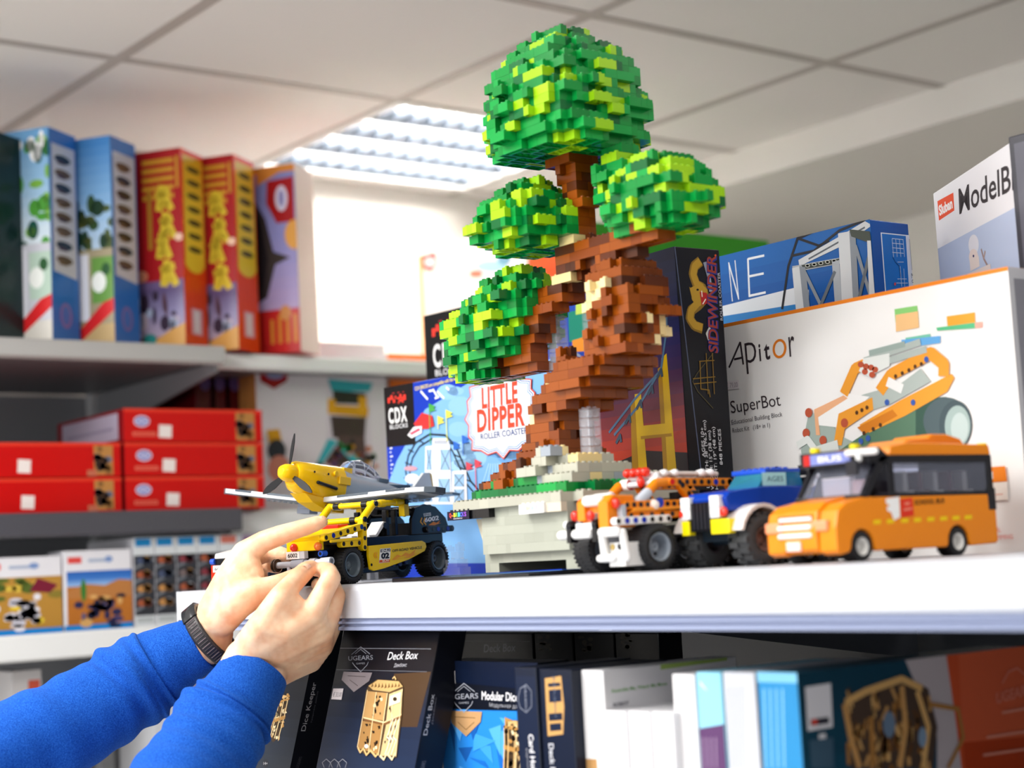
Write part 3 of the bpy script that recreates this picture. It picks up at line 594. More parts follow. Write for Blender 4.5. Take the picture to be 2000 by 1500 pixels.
# ---- white figure box seen almost edge on
h0 = pl(1822, 378, 1, 1.585); h1 = pl(1992, 265, 2, h0.z); yw = math.atan2(h1.y - h0.y, h1.x - h0.x)
b = Box('figure_set_box', 'white box with bold dark lettering and a pale blue picture at the upper right', 'boxed toy', (h0.x, h0.y, ZS), (h1 - h0).length, .05, h0.z - ZS, yw, 0, '#efeef3', None, MKM)
f = b.front(); f.px([(1831, 393), (1862, 376), (1864, 411), (1834, 431)], '#ee6248'); f.text('Sluban', (1835, 421), (1861, 405), (1833, 402), '#fbf4f4', .045)
for t, p0, p1, p2 in (('ModelBrick', (1874, 418), (2035, 345), (1872, 367)),): f.text(t, p0, p1, p2, '#4a4548', .012)
f.px([(1832, 486), (1970, 412), (2010, 390), (2010, 640), (1846, 640)], '#bfcbe6'); f.ell(1902, 478, 10, 20, '#e8e6ee'); f.ell(1902, 502, 9, 16, '#ecdad4'); f.px([(1894, 505), (1912, 500), (1914, 520), (1896, 530)], '#ecdcd6'); f.ell(1902, 500, 1.6, 2.6, '#3c3f6a'); f.line([(1917, 486), (1922, 505), (1930, 520)], .003, '#a58c88'); f.line([(1922, 505), (1925, 490)], .003, '#b59a94'); f.px([(1890, 535), (1935, 515), (1940, 560), (1892, 560)], '#e6d6d2')
f.done('cover_print', b.o, MKM)
# ---- roller coaster boxes on the left
def cdx_logo(f, x, y, s, sl):
    def q(a, c): return (x + a * s + c * s * .04, y + c * s - a * s * sl)
    r_ = '#e23a2e'
    for a, c, w, h, k in ((.30, .0, .14, .1, '#8a2a2a'), (.62, .0, .14, .1, '#8a2a2a'), (.94, .0, .1, .1, '#8a2a2a'), (0, .3, .34, .14, r_), (0, .44, .13, .2, r_), (.17, .16, .14, .14, r_), (.32, .44, .14, .22, r_), (.42, .22, .14, .2, '#b83228'), (.58, .34, .2, .12, r_), (.74, .16, .14, .18, r_), (.8, .36, .3, .1, r_), (.98, .22, .16, .34, r_), (.68, .5, .3, .12, r_), (.62, .62, .12, .12, '#b83228'), (.88, .62, .12, .1, '#b83228')):
        f.px([q(a, c), q(a + w, c), q(a + w, c + h), q(a, c + h)], k, False)
    f.k += 1
    f.text('CDX', q(.02, 1.9), q(1.18, 1.9), q(0, .95), '#f2f2f2', .028, 0, 1.22); f.text('BLOCKS', q(.08, 2.28), q(1.2, 2.28), q(.07, 2.02), '#d9d9dc', .02, 0, 1.1)
def cbox(name, lab, tl, Y, w, yaw, col):
    p = pl(*tl, 1, Y)
    return Box(name, lab, 'boxed toy', (p.x, Y, ZS), w, .065, p.z - ZS, yaw, 0, col, cols=[col, '#1d2450', col, '#1c3c8c', col, col])
b = cbox('coaster_box', 'blue roller coaster box with red and white lettering left of the brick tree', (749.6, 758), 1.295, .352, R(3), '#1338b4')
f = b.front()
f.px([(700, 1100), (775, 900), (830, 800), (920, 745), (1080, 700), (1100, 1100)], '#7fb4e8'); r = random.Random(2)
for i in range(26): f.ell(r.uniform(850, 1010), r.uniform(760, 920), r.uniform(14, 34), r.uniform(8, 20), r.choice(['#8fc0ee', '#a6d0f4', '#6aa2dc', '#98c8f0']), 14, up=False)
f.k += 1
for i in range(9): f.line([(955 + i * 4, 905), (930 + i * 14, 985)], .0012, '#b9def8', up=False)
f.k += 1; f.px([(749, 750), (806, 735), (812, 868), (756, 874)], '#161012'); cdx_logo(f, 757, 768, 31, .13)
f.text('CDX BRICKS are compatible with the worth building!', (811, 763), (917, 736), (810, 756), '#e8d28a', .02)
for x, y, dx_, dy in ((822, 764, 14, 16), (846, 760, 8, 14), (854, 764, 14, 14), (872, 756, 6, 6)): f.line([(x, y), (x + dx_, y + dy)], .0032, '#f2f4fa')
f.line([(838, 764), (848, 762)], .003, '#f2f4fa'); f.line([(850, 778), (858, 775)], .003, '#f2f4fa')
for i, s_ in enumerate((10, 6, 12, 6, 14, 8, 8, 6)): f.line([(762 + i * .4, 876 + i * 8), (762 + s_ * .5, 875 + i * 8)], .002, '#e9ecfa', up=False)
f.k += 1; BKC = '#20242c'
f.line([(800, 960), (793, 920), (798, 890), (812, 865), (840, 848), (870, 850), (890, 870), (905, 905), (920, 940), (936, 958)], .0026, BKC); f.line([(806, 955), (801, 920), (806, 895), (820, 872), (844, 857), (868, 860), (884, 880), (898, 912), (912, 945), (926, 962)], .0022, BKC)
for x, y in ((797, 905), (803, 880), (822, 862), (880, 865), (893, 890), (904, 915), (915, 938), (795, 935)): f.line([(x - 5, y - 2), (x + 6, y + 3)], .0018, BKC, up=False)
f.k += 1; f.ell(806, 935, 14, 10, '#e8e8f2'); f.ell(803, 915, 13, 5, '#c89aa8')
WH, CB = '#eef0f6', '#5b6778'
f.px([(846, 856), (876, 856), (880, 872), (884, 985), (840, 985), (845, 900)], WH); f.px([(832, 872), (850, 870), (852, 985), (830, 985)], WH); f.px([(884, 920), (912, 918), (914, 985), (884, 985)], WH); f.px([(848, 858), (876, 858), (876, 868), (848, 870)], '#dfe4f0')
for x0, y0, x1, y1 in ((835, 878, 844, 918), (862, 878, 880, 918), (835, 935, 846, 980), (858, 935, 880, 980), (889, 926, 908, 950), (889, 956, 908, 982)):
    f.px([(x0, y0), (x1, y0), (x1, y1), (x0, y1)], '#9cc4ea'); f.line([(x0, y0), (x1, y1)], .0014, CB, up=False); f.line([(x1, y0), (x0, y1)], .0014, CB)
for i in range(7): f.line([(852 + 3.6 * i, 860), (852 + 3.6 * i, 867)], .0008, '#2c3040', up=False)
f.k += 1; f.px([(810, 828), (826, 806), (846, 812), (850, 832), (836, 838), (818, 838)], '#d23434'); f.px([(798, 850), (810, 834), (826, 832), (826, 846), (806, 856)], '#f2f0f4'); f.px([(802, 846), (820, 836), (824, 840), (806, 850)], '#e0506a')
for x, y, c_, l_ in ((840, 788, '#4aa84a', 80), (857, 812, '#e8e05a', 26), (873, 800, '#e8e85a', 62), (905, 850, '#2f6ac8', 40), (888, 862, '#2f6ac8', 16), (913, 902, '#d84a5a', 14), (930, 897, '#e04a5a', 60)):
    f.line([(x, y), (x + l_ * .04, y + l_)], .0016, c_, up=False); f.px([(x, y), (x + 13, y + 6), (x + 8, y + 9), (x + 14, y + 13), (x + 1, y + 17)], c_, False)
f.k += 1
def plq(cx, cy, w, h, sl): # bracket shaped plaque
    o = []
    for a, c in ((-1, 0), (-.9, -.16), (-.92, -.42), (-.82, -.52), (-.84, -.74), (-.6, -.78), (-.42, -.92), (-.18, -.86), (0, -1), (.18, -.86), (.42, -.92), (.6, -.78), (.84, -.74), (.82, -.52), (.92, -.42), (.9, -.16), (1, 0), (.9, .16), (.92, .42), (.82, .52), (.84, .74), (.6, .78), (.42, .9), (.18, .86), (0, 1.04), (-.18, .86), (-.42, .9), (-.6, .78), (-.84, .74), (-.82, .52), (-.92, .42), (-.9, .16)):
        o.append((cx + a * w + c * h * .04, cy + c * h - a * w * sl))
    return o
for s_, c_ in ((1, '#d8453c'), (.965, '#f6f4f4'), (.94, '#3f6ab4'), (.915, '#f6f4f4'), (.89, '#6a9ad4'), (.865, '#f7f5f4')): f.px(plq(982, 810, 73 * s_, 84 * s_, .13), c_)
for sh_, c_ in ((1.3, '#c9d0dc'), (0, '#e2492f')):
    for t, x, y, x1, y1, h_ in (('LITTLE', 944, 797, 1014, 784, 40), ('DIPPER', 935, 843, 1028, 829, 43)):
        f.text(t, (x + sh_, y + sh_), (x1 + sh_, y1 + sh_), (x + sh_ - 1, y - h_ + sh_), c_, .035, 0, 1.08)
f.text('ROLLER COASTER', (942, 859), (1034, 846), (941, 847), '#1f4488', .014)
f.done('cover_print', b.o)
f = b.right(); f.rc(0, 0, 1, 1, '#1c3f8c'); f.done('side_print', b.o)
b = cbox('coaster_box', 'black and blue roller coaster box, the taller one behind the blue box with lettering', (827, 617), 1.405, .40, R(2), '#101014')
f = b.front(); f.px([(900, 560), (1300, 470), (1300, 900), (900, 900)], '#1c44a8'); f.px([(1050, 700), (1200, 560), (1250, 560), (1250, 760), (1050, 760)], '#123a9c'); f.px([(1110, 610), (1150, 600), (1150, 668), (1112, 668)], '#14806a'); f.px([(1118, 665), (1152, 655), (1152, 685), (1118, 688)], '#e08a28'); f.ell(1120, 700, 16, 12, '#8a94a8'); f.ell(1121, 702, 11, 8, '#223a80')
cdx_logo(f, 843, 628, 47, .16); f.px([(1125, 590), (1150, 585), (1150, 610), (1125, 615)], '#b8d05a'); f.done('cover_print', b.o)

# ============================================================ boxes on the shelf below
ZB = 1.13; GDK = '#12141c'; WOOD, WOOD2 = '#d8b277', '#8a6234'
def hexlogo(f, x, y, s, txt='UGEARS', col='#8f929c'):
    f.line([(x - .75 * s, y - .35 * s), (x, y - .98 * s), (x + .75 * s, y - .4 * s)], .0009, col); f.line([(x - .68 * s, y + .3 * s), (x - .5 * s, y + .55 * s), (x, y + 1.05 * s), (x + .52 * s, y + .5 * s), (x + .62 * s, y + .25 * s)], .0009, col)
    f.line([(x - .45 * s, y - .4 * s), (x, y - .78 * s), (x + .45 * s, y - .42 * s)], .0007, col)
    f.text(txt, (x - s, y + .14 * s), (x + s, y + .06 * s), (x - s, y - .24 * s), col, .004)
    f.text('GAMES', (x - .35 * s, y + .45 * s), (x + .35 * s, y + .43 * s), (x - .35 * s, y + .3 * s), col)
def puzzle(f, x0, y0, x1, y1, lean, seed, n=60):
    """wooden cut-out machine printed on a cover"""
    r = random.Random(seed)
    def q(a, c): return (x0 + (x1 - x0) * a + lean * c, y0 + (y1 - y0) * c)
    f.px([q(.15, .03), q(.5, 0), q(.98, .05), q(1, .4), q(.92, .5), q(.95, .9), q(.7, 1), q(.5, .88), q(.2, 1), q(0, .88), q(.08, .5), q(.02, .42)], '#4a3826')
    f.px([q(.18, .03), q(.5, .01), q(.95, .05), q(.6, .12), q(.2, .12)], WOOD)
    for i in range(n):
        a, c = r.random() * .9, r.random() * .9; w, h = r.uniform(.06, .2), r.uniform(.03, .1)
        f.px([q(a, c), q(a + w * .7, c - h * .2), q(a + w, c + h * .6), q(a + w * .4, c + h), q(a + w * .1, c + h * .5)], r.choice([WOOD, '#e9cf9c', '#b8894a', '#c89b5e', '#2c2118', '#f0dcb0']), False)
    f.k += 1
    for a in (.03, .2, .48, .55, .75, .93): f.line([q(a, .1), q(a + .02, .45), q(a - .02, .92)], .0018, r.choice([WOOD, '#e9cf9c']), up=False)
    for c in (.12, .48, .52): f.line([q(0, c), q(.5, c + .06), q(1, c - .02)], .0022, '#b8894a', up=False)
    for i in range(10):
        a, c = r.uniform(.1, .85), r.uniform(.15, .85); f.ell(*q(a, c), 4, 6, '#241a12', 10, up=False); f.ell(*q(a + .03, c + .02), 2.4, 3.4, '#e9cf9c', 8, up=False)
    f.k += 1
TB = R(-16)
def lean(name, lab, br, topy, w, d, Y, col=GDK):
    """box leaning back; br = a photo point on its right front edge"""
    h = .30; p = pl(*br, 1, Y); u = Vector((0, math.sin(-TB), math.cos(TB)))
    o = p - u * ((p.z - ZB) / u.z); o.x -= w
    hh = .34
    return Box(name, lab, 'boxed puzzle', o, w, d, hh, 0, TB, col)
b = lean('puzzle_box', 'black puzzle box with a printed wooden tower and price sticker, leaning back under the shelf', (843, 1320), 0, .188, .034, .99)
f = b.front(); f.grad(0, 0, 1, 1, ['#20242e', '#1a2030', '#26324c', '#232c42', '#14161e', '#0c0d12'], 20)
f.px([(770, 1316), (842, 1312), (815, 1420), (760, 1420)], '#4a3624'); f.px([(664, 1266), (845, 1268), (836, 1312), (655, 1308)], '#15161d'); f.line([(664, 1266), (842, 1267.5)], .0006, '#9a9ca6'); f.line([(657, 1308), (834, 1312)], .0006, '#6a6c76')
hexlogo(f, 705, 1287, 24); f.text('Deck Box', (757, 1289), (816, 1287), (760, 1273), '#e6e6ea', .006, .12); f.text('Декбокс', (770, 1303), (795, 1302), (771, 1296), '#b8b8c0', 0, .1)
f.px([(672, 1312), (728, 1314), (722, 1330), (692, 1352), (668, 1328)], '#8d8488'); f.line([(680, 1320), (715, 1322)], .0006, '#4a4044'); f.line([(684, 1328), (700, 1340)], .0006, '#4a4044')
f.px([(652, 1345), (672, 1345), (668, 1367), (648, 1366)], '#e8e2e6'); f.text('€ 33,00', (651, 1361), (668, 1361), (653, 1352), '#77727c')
f.px([(722, 1338), (738, 1327), (782, 1330), (789, 1342), (786, 1400), (776, 1480), (742, 1478), (733, 1468), (716, 1476), (699, 1462), (708, 1405), (716, 1350)], '#54412c')
f.px([(721, 1340), (740, 1328), (780, 1331), (788, 1341), (762, 1352), (730, 1348)], '#caa66c'); r = random.Random(11)
for i in range(9): f.px([(726 + i * 6.5, 1345 - abs(4 - i) * .6), (731 + i * 6.5, 1343 - abs(4 - i) * .6), (729 + i * 6.5, 1334)], '#7c5a32', False)
f.k += 1; f.line([(775, 1328), (772, 1322), (768, 1326)], .0016, '#d8b277')
f.px([(718, 1350), (758, 1354), (752, 1408), (710, 1402)], '#b9905a'); f.px([(762, 1356), (788, 1346), (785, 1396), (756, 1408)], '#d9bb86'); f.px([(709, 1408), (751, 1416), (740, 1474), (700, 1461)], '#a67c48'); f.px([(756, 1416), (784, 1404), (774, 1476), (744, 1477)], '#d2b280')
for Q, n in ((((718, 1350), (758, 1354), (752, 1408), (710, 1402)), 15), (((762, 1356), (788, 1346), (785, 1396), (756, 1408)), 10), (((709, 1408), (751, 1416), (740, 1474), (700, 1461)), 15), (((756, 1416), (784, 1404), (774, 1476), (744, 1477)), 11)):
    for i in range(n):
        u, v = r.uniform(.08, .78), r.uniform(.06, .86); w, h = r.uniform(.06, .17), r.uniform(.06, .16); cv = []
        for uu, vv in ((u, v), (u + w * .8, v - h * .3), (u + w, v + h * .6), (u + w * .5, v + h), (u + w * .3, v + h * .5)):
            cv.append(tuple((Q[0][j] * (1 - uu) + Q[1][j] * uu) * (1 - vv) + (Q[3][j] * (1 - uu) + Q[2][j] * uu) * vv for j in (0, 1)))
        f.px(cv, r.choice(['#2a2018', '#1c1510', '#3a2a1a', '#2a2018', '#f0dcb0']), False)
f.k += 1
f.line([(712, 1404), (752, 1414), (786, 1398)], .0036, '#7c5430'); f.line([(712, 1402), (752, 1411.5), (786, 1396)], .0016, '#e2c694')
for p_ in ([(720, 1348), (700, 1460)], [(737, 1352), (722, 1468)], [(759, 1354), (741, 1476)], [(788, 1346), (775, 1478)], [(772, 1352), (758, 1474)]): f.line(p_, .0014, '#e6cc9c', up=False)
f.k += 1
for x in (762, 768, 774): f.line([(x + 8, 1404), (x - 4, 1440), (x + 2, 1446), (x - 8, 1474)], .0013, '#f4e8cc', up=False)
f.k += 1; f.line([(701, 1460), (706, 1470), (712, 1462), (718, 1475), (726, 1466), (736, 1478), (742, 1470)], .0022, '#d8b277'); f.line([(744, 1476), (752, 1484), (758, 1472), (768, 1484), (775, 1470)], .0022, '#ead2a4'); f.ell(718, 1458, 4, 4, '#f0e6d2')
f.px([(764, 1360), (786, 1352), (784, 1372), (762, 1380)], '#efe0c0'); f.ell(774, 1366, 4, 4, '#3a2c1c')
for i in range(3): f.line([(636 + i * 16, 1500), (632 + i * 16, 1490), (640 + i * 16, 1483), (648 + i * 16, 1490), (645 + i * 16, 1500)], .0007, '#9a9ca6')
f.done('cover_print', b.o)
f = b.right(); f.text('Deck Box', (834, 1436), (849, 1356), (826, 1436), '#c2c3c8', .004); f.text('Декбокс', (845, 1415), (853, 1362), (842, 1415), '#77787f'); f.text('UGEARS', (826, 1510), (832, 1486), (818, 1510), '#6a6b72'); f.done('spine_print', b.o)
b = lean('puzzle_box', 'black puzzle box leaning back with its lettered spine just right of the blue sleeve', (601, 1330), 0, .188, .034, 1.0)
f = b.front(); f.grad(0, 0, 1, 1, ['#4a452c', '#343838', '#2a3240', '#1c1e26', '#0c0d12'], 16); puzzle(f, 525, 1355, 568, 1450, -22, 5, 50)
f.ell(519, 1491, 6, 8, '#2a2c34'); f.text('14+', (515, 1494), (523, 1494), (515, 1488), '#c8c8cc'); f.done('cover_print', b.o)
f = b.right(); f.rc(0, 0, 1, 1, GDK); f.text('Dice Keeper', (596, 1428), (618, 1333), (587, 1428), '#b9bac0', .004); f.text('Хранитель дайсов', (609, 1412), (622, 1350), (606, 1412), '#5f6067'); f.text('UGEARS', (583, 1500), (590, 1478), (577, 1500), '#4a4b52'); f.done('spine_print', b.o)
# dark cartons standing further back under the shelf
YB_ = 1.25; xs = [(858, 1043), (1046, 1122), (1124, 1202), (1204, 1290)]
for i, (x0, x1) in enumerate(xs):
    a = pl(x0, 1290, 1, YB_); c = pl(x1, 1290, 1, YB_); top = pl(x0, 1236, 1, YB_).z
    b = Box('puzzle_box', ('widest black carton, with dim grey lettering, in the shade under the shelf', 'black carton in the shade under the shelf, just right of the dim grey lettering', 'black carton in the shade, third in the row behind the upright puzzle boxes', 'black carton in the shade, rightmost in the row behind the upright puzzle boxes')[i], 'boxed puzzle', (a.x, YB_, ZB), c.x - a.x - .001, .035, min(top, 1.447) - ZB, 0, 0, '#0b0c11')
    f = b.front()
    if i == 0: f.text('Deck Box', (945, 1274), (1007, 1272), (945, 1258), '#77787f', .004, .1); f.line([(905, 1252), (1035, 1253)], .0005, '#4a4b52')
    ex, ey = ((870, 1262), (1064, 1250), (1143, 1250), (1222, 1245))[i]; r = random.Random(i)
    for k in range(12): f.ell(ex + r.uniform(-11, 11), ey + 8 + r.uniform(-14, 14), r.uniform(3, 6), r.uniform(2, 5), '#a08a50' if i == 0 and k % 2 else ('#5a4c30' if i == 0 else '#2c2822'), 9, up=False)
    f.k += 1; f.done('cover_print', b.o)
def upright(name, lab, x0, x1, topy, d, Y, col, cat='boxed puzzle', cols=None, group=None):
    a = pl(x0, topy, 1, Y); c = pl(x1, topy, 1, Y)
    return Box(name, lab, cat, (a.x, Y, ZB), c.x - a.x - .0006, d, a.z - ZB, 0, 0, col, group, None, cols)
YF = 1.0
b = upright('puzzle_box', 'puzzle box with bright blue faceted picture, half hidden behind two dark spines', 857, 1050, 1290, .04, YF + .02, GDK)
f = b.front(); f.rc(0, 0, 1, 1, '#0f1930'); f.px([(850, 1382), (1060, 1388), (1060, 1600), (850, 1600)], '#2a86e0'); r = random.Random(8)
for i in range(16):
    x, y = r.uniform(865, 1010), r.uniform(1390, 1500); f.px([(x, y), (x + r.uniform(10, 50), y + r.uniform(-20, 20)), (x + r.uniform(-10, 40), y + r.uniform(20, 60))], r.choice(['#1f6ac4', '#3f9af0', '#2f7ad4', '#1c5cae', '#56aaf4']))
f.px([(860, 1330), (1010, 1345), (1010, 1388), (862, 1384)], '#10131d'); f.px([(868, 1308), (890, 1310), (891, 1335), (867, 1332)], '#f0eaee'); f.text('€ 30,00', (869, 1327), (889, 1329), (869, 1317), '#77727c')
f.px([(881, 1388), (943, 1390), (940, 1410), (912, 1438), (884, 1412)], '#c2986a'); f.line([(890, 1400), (930, 1402)], .0007, '#7a5a34'); f.line([(896, 1410), (912, 1425), (928, 1410)], .0007, '#7a5a34')
hexlogo(f, 908, 1362, 28, col='#a2a5b0'); f.text('Modular Dice Tower', (943, 1366), (1056, 1372), (943, 1349), '#e8e8ec', .02); f.text('Модульная дайс-башня', (958, 1380), (1050, 1386), (958, 1372), '#a2a4ac')
f.px([(988, 1400), (1012, 1410), (1012, 1500), (990, 1490)], '#b8894a'); puzzle(f, 986, 1406, 1030, 1510, 0, 6, 36); f.done('cover_print', b.o)
b = upright('puzzle_box', 'narrow dark puzzle box spine with a hexagon emblem, left of the spine with wooden frame', 1004, 1047, 1303, .12, YF - .015, '#161c2c')
f = b.front(); f.rc(.05, .0, .95, .97, '#1a2236'); f.line([(1012, 1365), (1016, 1345), (1028, 1337), (1038, 1350), (1038, 1380), (1028, 1392), (1016, 1382), (1012, 1365)], .0008, '#7f8492'); f.text('UGEARS', (1026, 1388), (1024, 1340), (1030, 1388), '#8f94a2')
f.text('Card Holder', (1032, 1434), (1040, 1530), (1042, 1434), '#e4e4e8', .02); f.text('Картхолдер', (1027, 1462), (1033, 1530), (1031, 1462), '#9a9ca6'); f.done('spine_print', b.o)
b = upright('puzzle_box', 'dark puzzle box spine with a tall wooden frame picture, beside the white boxes', 1051, 1116, 1306, .12, YF - .012, '#141a2a')
f = b.front(); f.rc(.05, 0, .95, .97, '#151c2e')
for sgn, c_ in ((0, WOOD),): f.px([(1064, 1325), (1096, 1320), (1102, 1380), (1100, 1434), (1070, 1438), (1067, 1385)], '#c79a5c')
for x0, y0, x1, y1 in ((1070, 1335, 1094, 1342), (1072, 1348, 1096, 1372), (1072, 1394, 1098, 1408), (1074, 1414, 1096, 1428)): f.px([(x0, y0), (x1, y0 - 2), (x1 + 1, y1 - 2), (x0 + 1, y1)], '#1a2238')
f.text('UGEARS', (1084, 1400), (1080, 1320), (1088, 1400), '#5a6478'); f.text('Deck Mini', (1072, 1452), (1078, 1530), (1082, 1452), '#c8cad2', .02); f.done('spine_print', b.o)
b = upright('white_box', 'tall white box with small green writing on its side behind three short white spines', 1127, 1178, 1308, .17, YF, '#e9e8ea', 'box')
f = b.right(); f.text('Assemble Me, Watch Me Move', (1194, 1353), (1303, 1338), (1193, 1346), '#6aa84a', .02); f.text('ROBOT', (1198, 1380), (1228, 1376), (1198, 1373), '#5a5864', .03); f.px([(1290, 1296), (1420, 1278), (1420, 1290), (1290, 1308)], '#a9c46a'); f.done('side_print', b.o)
f = b.front(); f.px([(1141, 1482), (1166, 1482), (1168, 1510), (1142, 1510)], '#b58a58'); f.done('spine_print', b.o)
for i in range(3):
    b = upright('white_box', ('leftmost', 'middle', 'rightmost')[i] + ' of the three short white box spines on the shelf below', 1180 + 46 * i, 1224 + 46 * i, 1387 + i, .11, YF - .004 * i, '#e6e5e8', 'box', None, 'short white boxes on the lower shelf')
    f = b.front(); f.rc(0, 0, .05, 1, '#c9c9ce', False); f.rc(.95, 0, 1, 1, '#c9c9ce'); f.fell(.5, .55, .25, .1, '#dcdce0'); f.done('spine_print', b.o)  # grey strips along both edges are painted side shading, the oval is print
sp = [(1312, 1356, 1316, '#ebeaec', 'taller white spine between the short white boxes and the pale blue spine', '#ebeaec'), (1359, 1408, 1312, '#8fd0e8', 'spine pale blue above and purple below on the shelf below', '#5a3a66'), (1411, 1474, 1312, '#c3c6cf', 'light grey spine with fine printing between the pale blue and blue spines', '#c3c6cf')]
for x0, x1, ty, c_, lab, c2 in sp:
    b = upright('puzzle_box', lab, x0, x1, ty, .15, YF, c_, 'boxed puzzle')
    f = b.front()
    if c2 != c_: f.px([(x0 - 5, 1425), (x1 + 20, 1412), (x1 + 20, 1600), (x0 - 5, 1600)], c2); f.px([(x0 + 8, 1330), (x0 + 20, 1345), (x0 + 22, 1350), (x0 + 8, 1336)], '#dff2f8')
    if c_ != '#ebeaec':
        r = random.Random(x0)
        for k in range(4): f.line([(x0 + 12 + k * 9, 1440 if c2 != c_ else 1340), (x0 + 14 + k * 9, 1500)], .0012, '#a08aa8' if c2 != c_ else '#9aa0b0', up=False)
        f.k += 1
    f.done('spine_print', b.o)
a = pl(1478, 1312, 1, YF); wd = pl(1556, 1312, 1, YF).x - a.x
b = Box('puzzle_box', 'large puzzle box with blue spine and a wooden walking machine on its teal side', 'boxed puzzle', (a.x, YF, ZB), wd, .30, a.z - ZB, 0, 0, '#2a7fb8', None, None, ['#1a3a4c', '#2b4a5c', '#2b86c0', '#164a5c', '#164a5c', '#164a5c'])
f = b.front(); r = random.Random(1)
for k in range(4): f.line([(1492 + k * 12, 1345), (1496 + k * 12, 1500)], .0014, '#8cc4e4', up=False)
f.k += 1; f.rc(0, .97, 1, 1, '#7abce0'); f.done('spine_print', b.o)
f = b.right(); f.grad(0, 0, 1, 1, ['#0f4258', '#154a60', '#12384a'], 8)
f.px([(1748, 1240), (1860, 1240), (1900, 1600), (1830, 1600), (1830, 1440)], '#b9aeb0'); f.px([(1842, 1240), (2100, 1200), (2100, 1600), (1890, 1600), (1868, 1420)], '#c8502a'); f.px([(1870, 1240), (2100, 1200), (2100, 1440), (1880, 1460)], '#cf5c38'); f.px([(1880, 1450), (2100, 1430), (2100, 1600), (1895, 1600)], '#b03c16')
f.px([(1572, 1342), (1622, 1334), (1626, 1420), (1577, 1428)], '#e6e4e8'); f.px([(1582, 1405), (1618, 1400), (1619, 1413), (1583, 1418)], '#2c2c38'); f.ell(1590, 1410, 6, 6, '#e04a3a'); f.px([(1598, 1434), (1612, 1432), (1614, 1458), (1600, 1460)], '#dcdce0'); f.px([(1580, 1446), (1626, 1440), (1628, 1500), (1584, 1500)], '#3f5a6e')
r = random.Random(12); WB = ['#a9763c', '#c8965a', '#8a5a28', '#d8aa6a', '#5a3a1c']
f.px([(1650, 1372), (1720, 1340), (1770, 1325), (1812, 1345), (1830, 1420), (1822, 1500), (1660, 1500), (1668, 1440)], '#4a3a30')
for i in range(70):
    x, y = r.uniform(1650, 1815), r.uniform(1340, 1500)
    f.line([(x, y), (x + r.uniform(-14, 14), y + r.uniform(16, 46))], r.uniform(.002, .005), r.choice(WB), up=False)
f.k += 1; f.line([(1648, 1375), (1660, 1440), (1678, 1500)], .006, WB[1]); f.line([(1650, 1372), (1690, 1350), (1760, 1326), (1800, 1345)], .006, WB[3]); f.line([(1700, 1400), (1704, 1500)], .006, WB[0]); f.line([(1760, 1340), (1768, 1420), (1756, 1500)], .006, WB[1]); f.line([(1790, 1350), (1812, 1420), (1802, 1500)], .006, WB[3])
f.line([(1812, 1375), (1870, 1385), (1880, 1440), (1850, 1500)], .004, WB[0]); f.ell(1735, 1415, 12, 26, '#6a7f96'); f.ell(1800, 1440, 8, 20, '#7f96ae')
f.text('UGEARS', (1944, 1374), (2010, 1356), (1944, 1352), '#e0806a', .02); f.line([(1955, 1335), (1968, 1312), (1985, 1305), (2000, 1318)], .0016, '#e0806a')
for k, (x, y) in enumerate(((1955, 1392), (1925, 1440), (1918, 1475))): f.line([(x, y), (2100, y - 26)], .0022, '#e0907a', up=False)
f.k += 1; f.done('cover_print', b.o)
# ============================================================ the brick tree
PB, HB = .008, .0096
TX, TY, TZ = -1.2977, 1.0554, 1.5675                               # nearest corner of the grey top course
def cellx(a): return TX - PB * a
GRN = ['#06903a', '#078436', '#0a9c42']; LIM = ['#9ad014', '#a6d81e']; DGR = ['#04602c', '#056a32']
BRN = ['#8a4206', '#94480a', '#803a05']; DBR = ['#4a220c', '#5c290e']; TAN = ['#e6cf92', '#ecd8a0']; LGR = ['#adac9e', '#b5b4a5']; MGR = ['#9aa2ac', '#a4abb4']
TN = random.Random(21)
def brick(mb, a, b, k, na, nb, col, full, g=.0001):
    """one brick covering cells a..a+na, b..b+nb in course k; studs and hollow underside only where open"""
    x1, x0 = cellx(a) - g, cellx(a + na) + g; y0, y1 = TY + PB * b + g, TY + PB * (b + nb) - g; z0, z1 = TZ + HB * k + g, TZ + HB * (k + 1) - g
    cells = [(i, j) for i in range(a, a + na) for j in range(b, b + nb)]
    below = [c for c in cells if (*c, k - 1) not in full]
    if len(below) >= max(1, len(cells) * .75):
        t = .0012
        o = [(x0, y0), (x1, y0), (x1, y1), (x0, y1)]; i_ = [(x0 + t, y0 + t), (x1 - t, y0 + t), (x1 - t, y1 - t), (x0 + t, y1 - t)]
        vs = [(x, y, z0) for x, y in o] + [(x, y, z1) for x, y in o] + [(x, y, z0) for x, y in i_] + [(x, y, z1 - t) for x, y in i_]
        fs = [(4, 5, 6, 7)] + [(i, (i + 1) % 4, (i + 1) % 4 + 4, i + 4) for i in range(4)] + [(i, i + 8, (i + 1) % 4 + 8, (i + 1) % 4) for i in range(4)] + [(i + 8, i + 12, (i + 1) % 4 + 12, (i + 1) % 4 + 8) for i in range(4)] + [(12, 15, 14, 13)]
        mb.add(vs, fs, col)
        if na > 1 and nb > 1:
            for i in range(1, na):
                for j in range(1, nb):
                    p = (cellx(a + i), TY + PB * (b + j)); mb.cyl((*p, z0 + .0002), (*p, z1 - .002), .00325, col, n=8, caps=False); mb.cyl((*p, z0 + .0002), (*p, z1 - .002), .0024, col, n=8, caps=False)
    else: mb.box(x0, y0, z0, x1, y1, z1, col)
    for i, j in cells:
        if (i, j, k + 1) not in full:
            p = (cellx(i + .5), TY + PB * (j + .5)); mb.cyl((*p, z1), (*p, z1 + .0017), .0024, col, n=9)
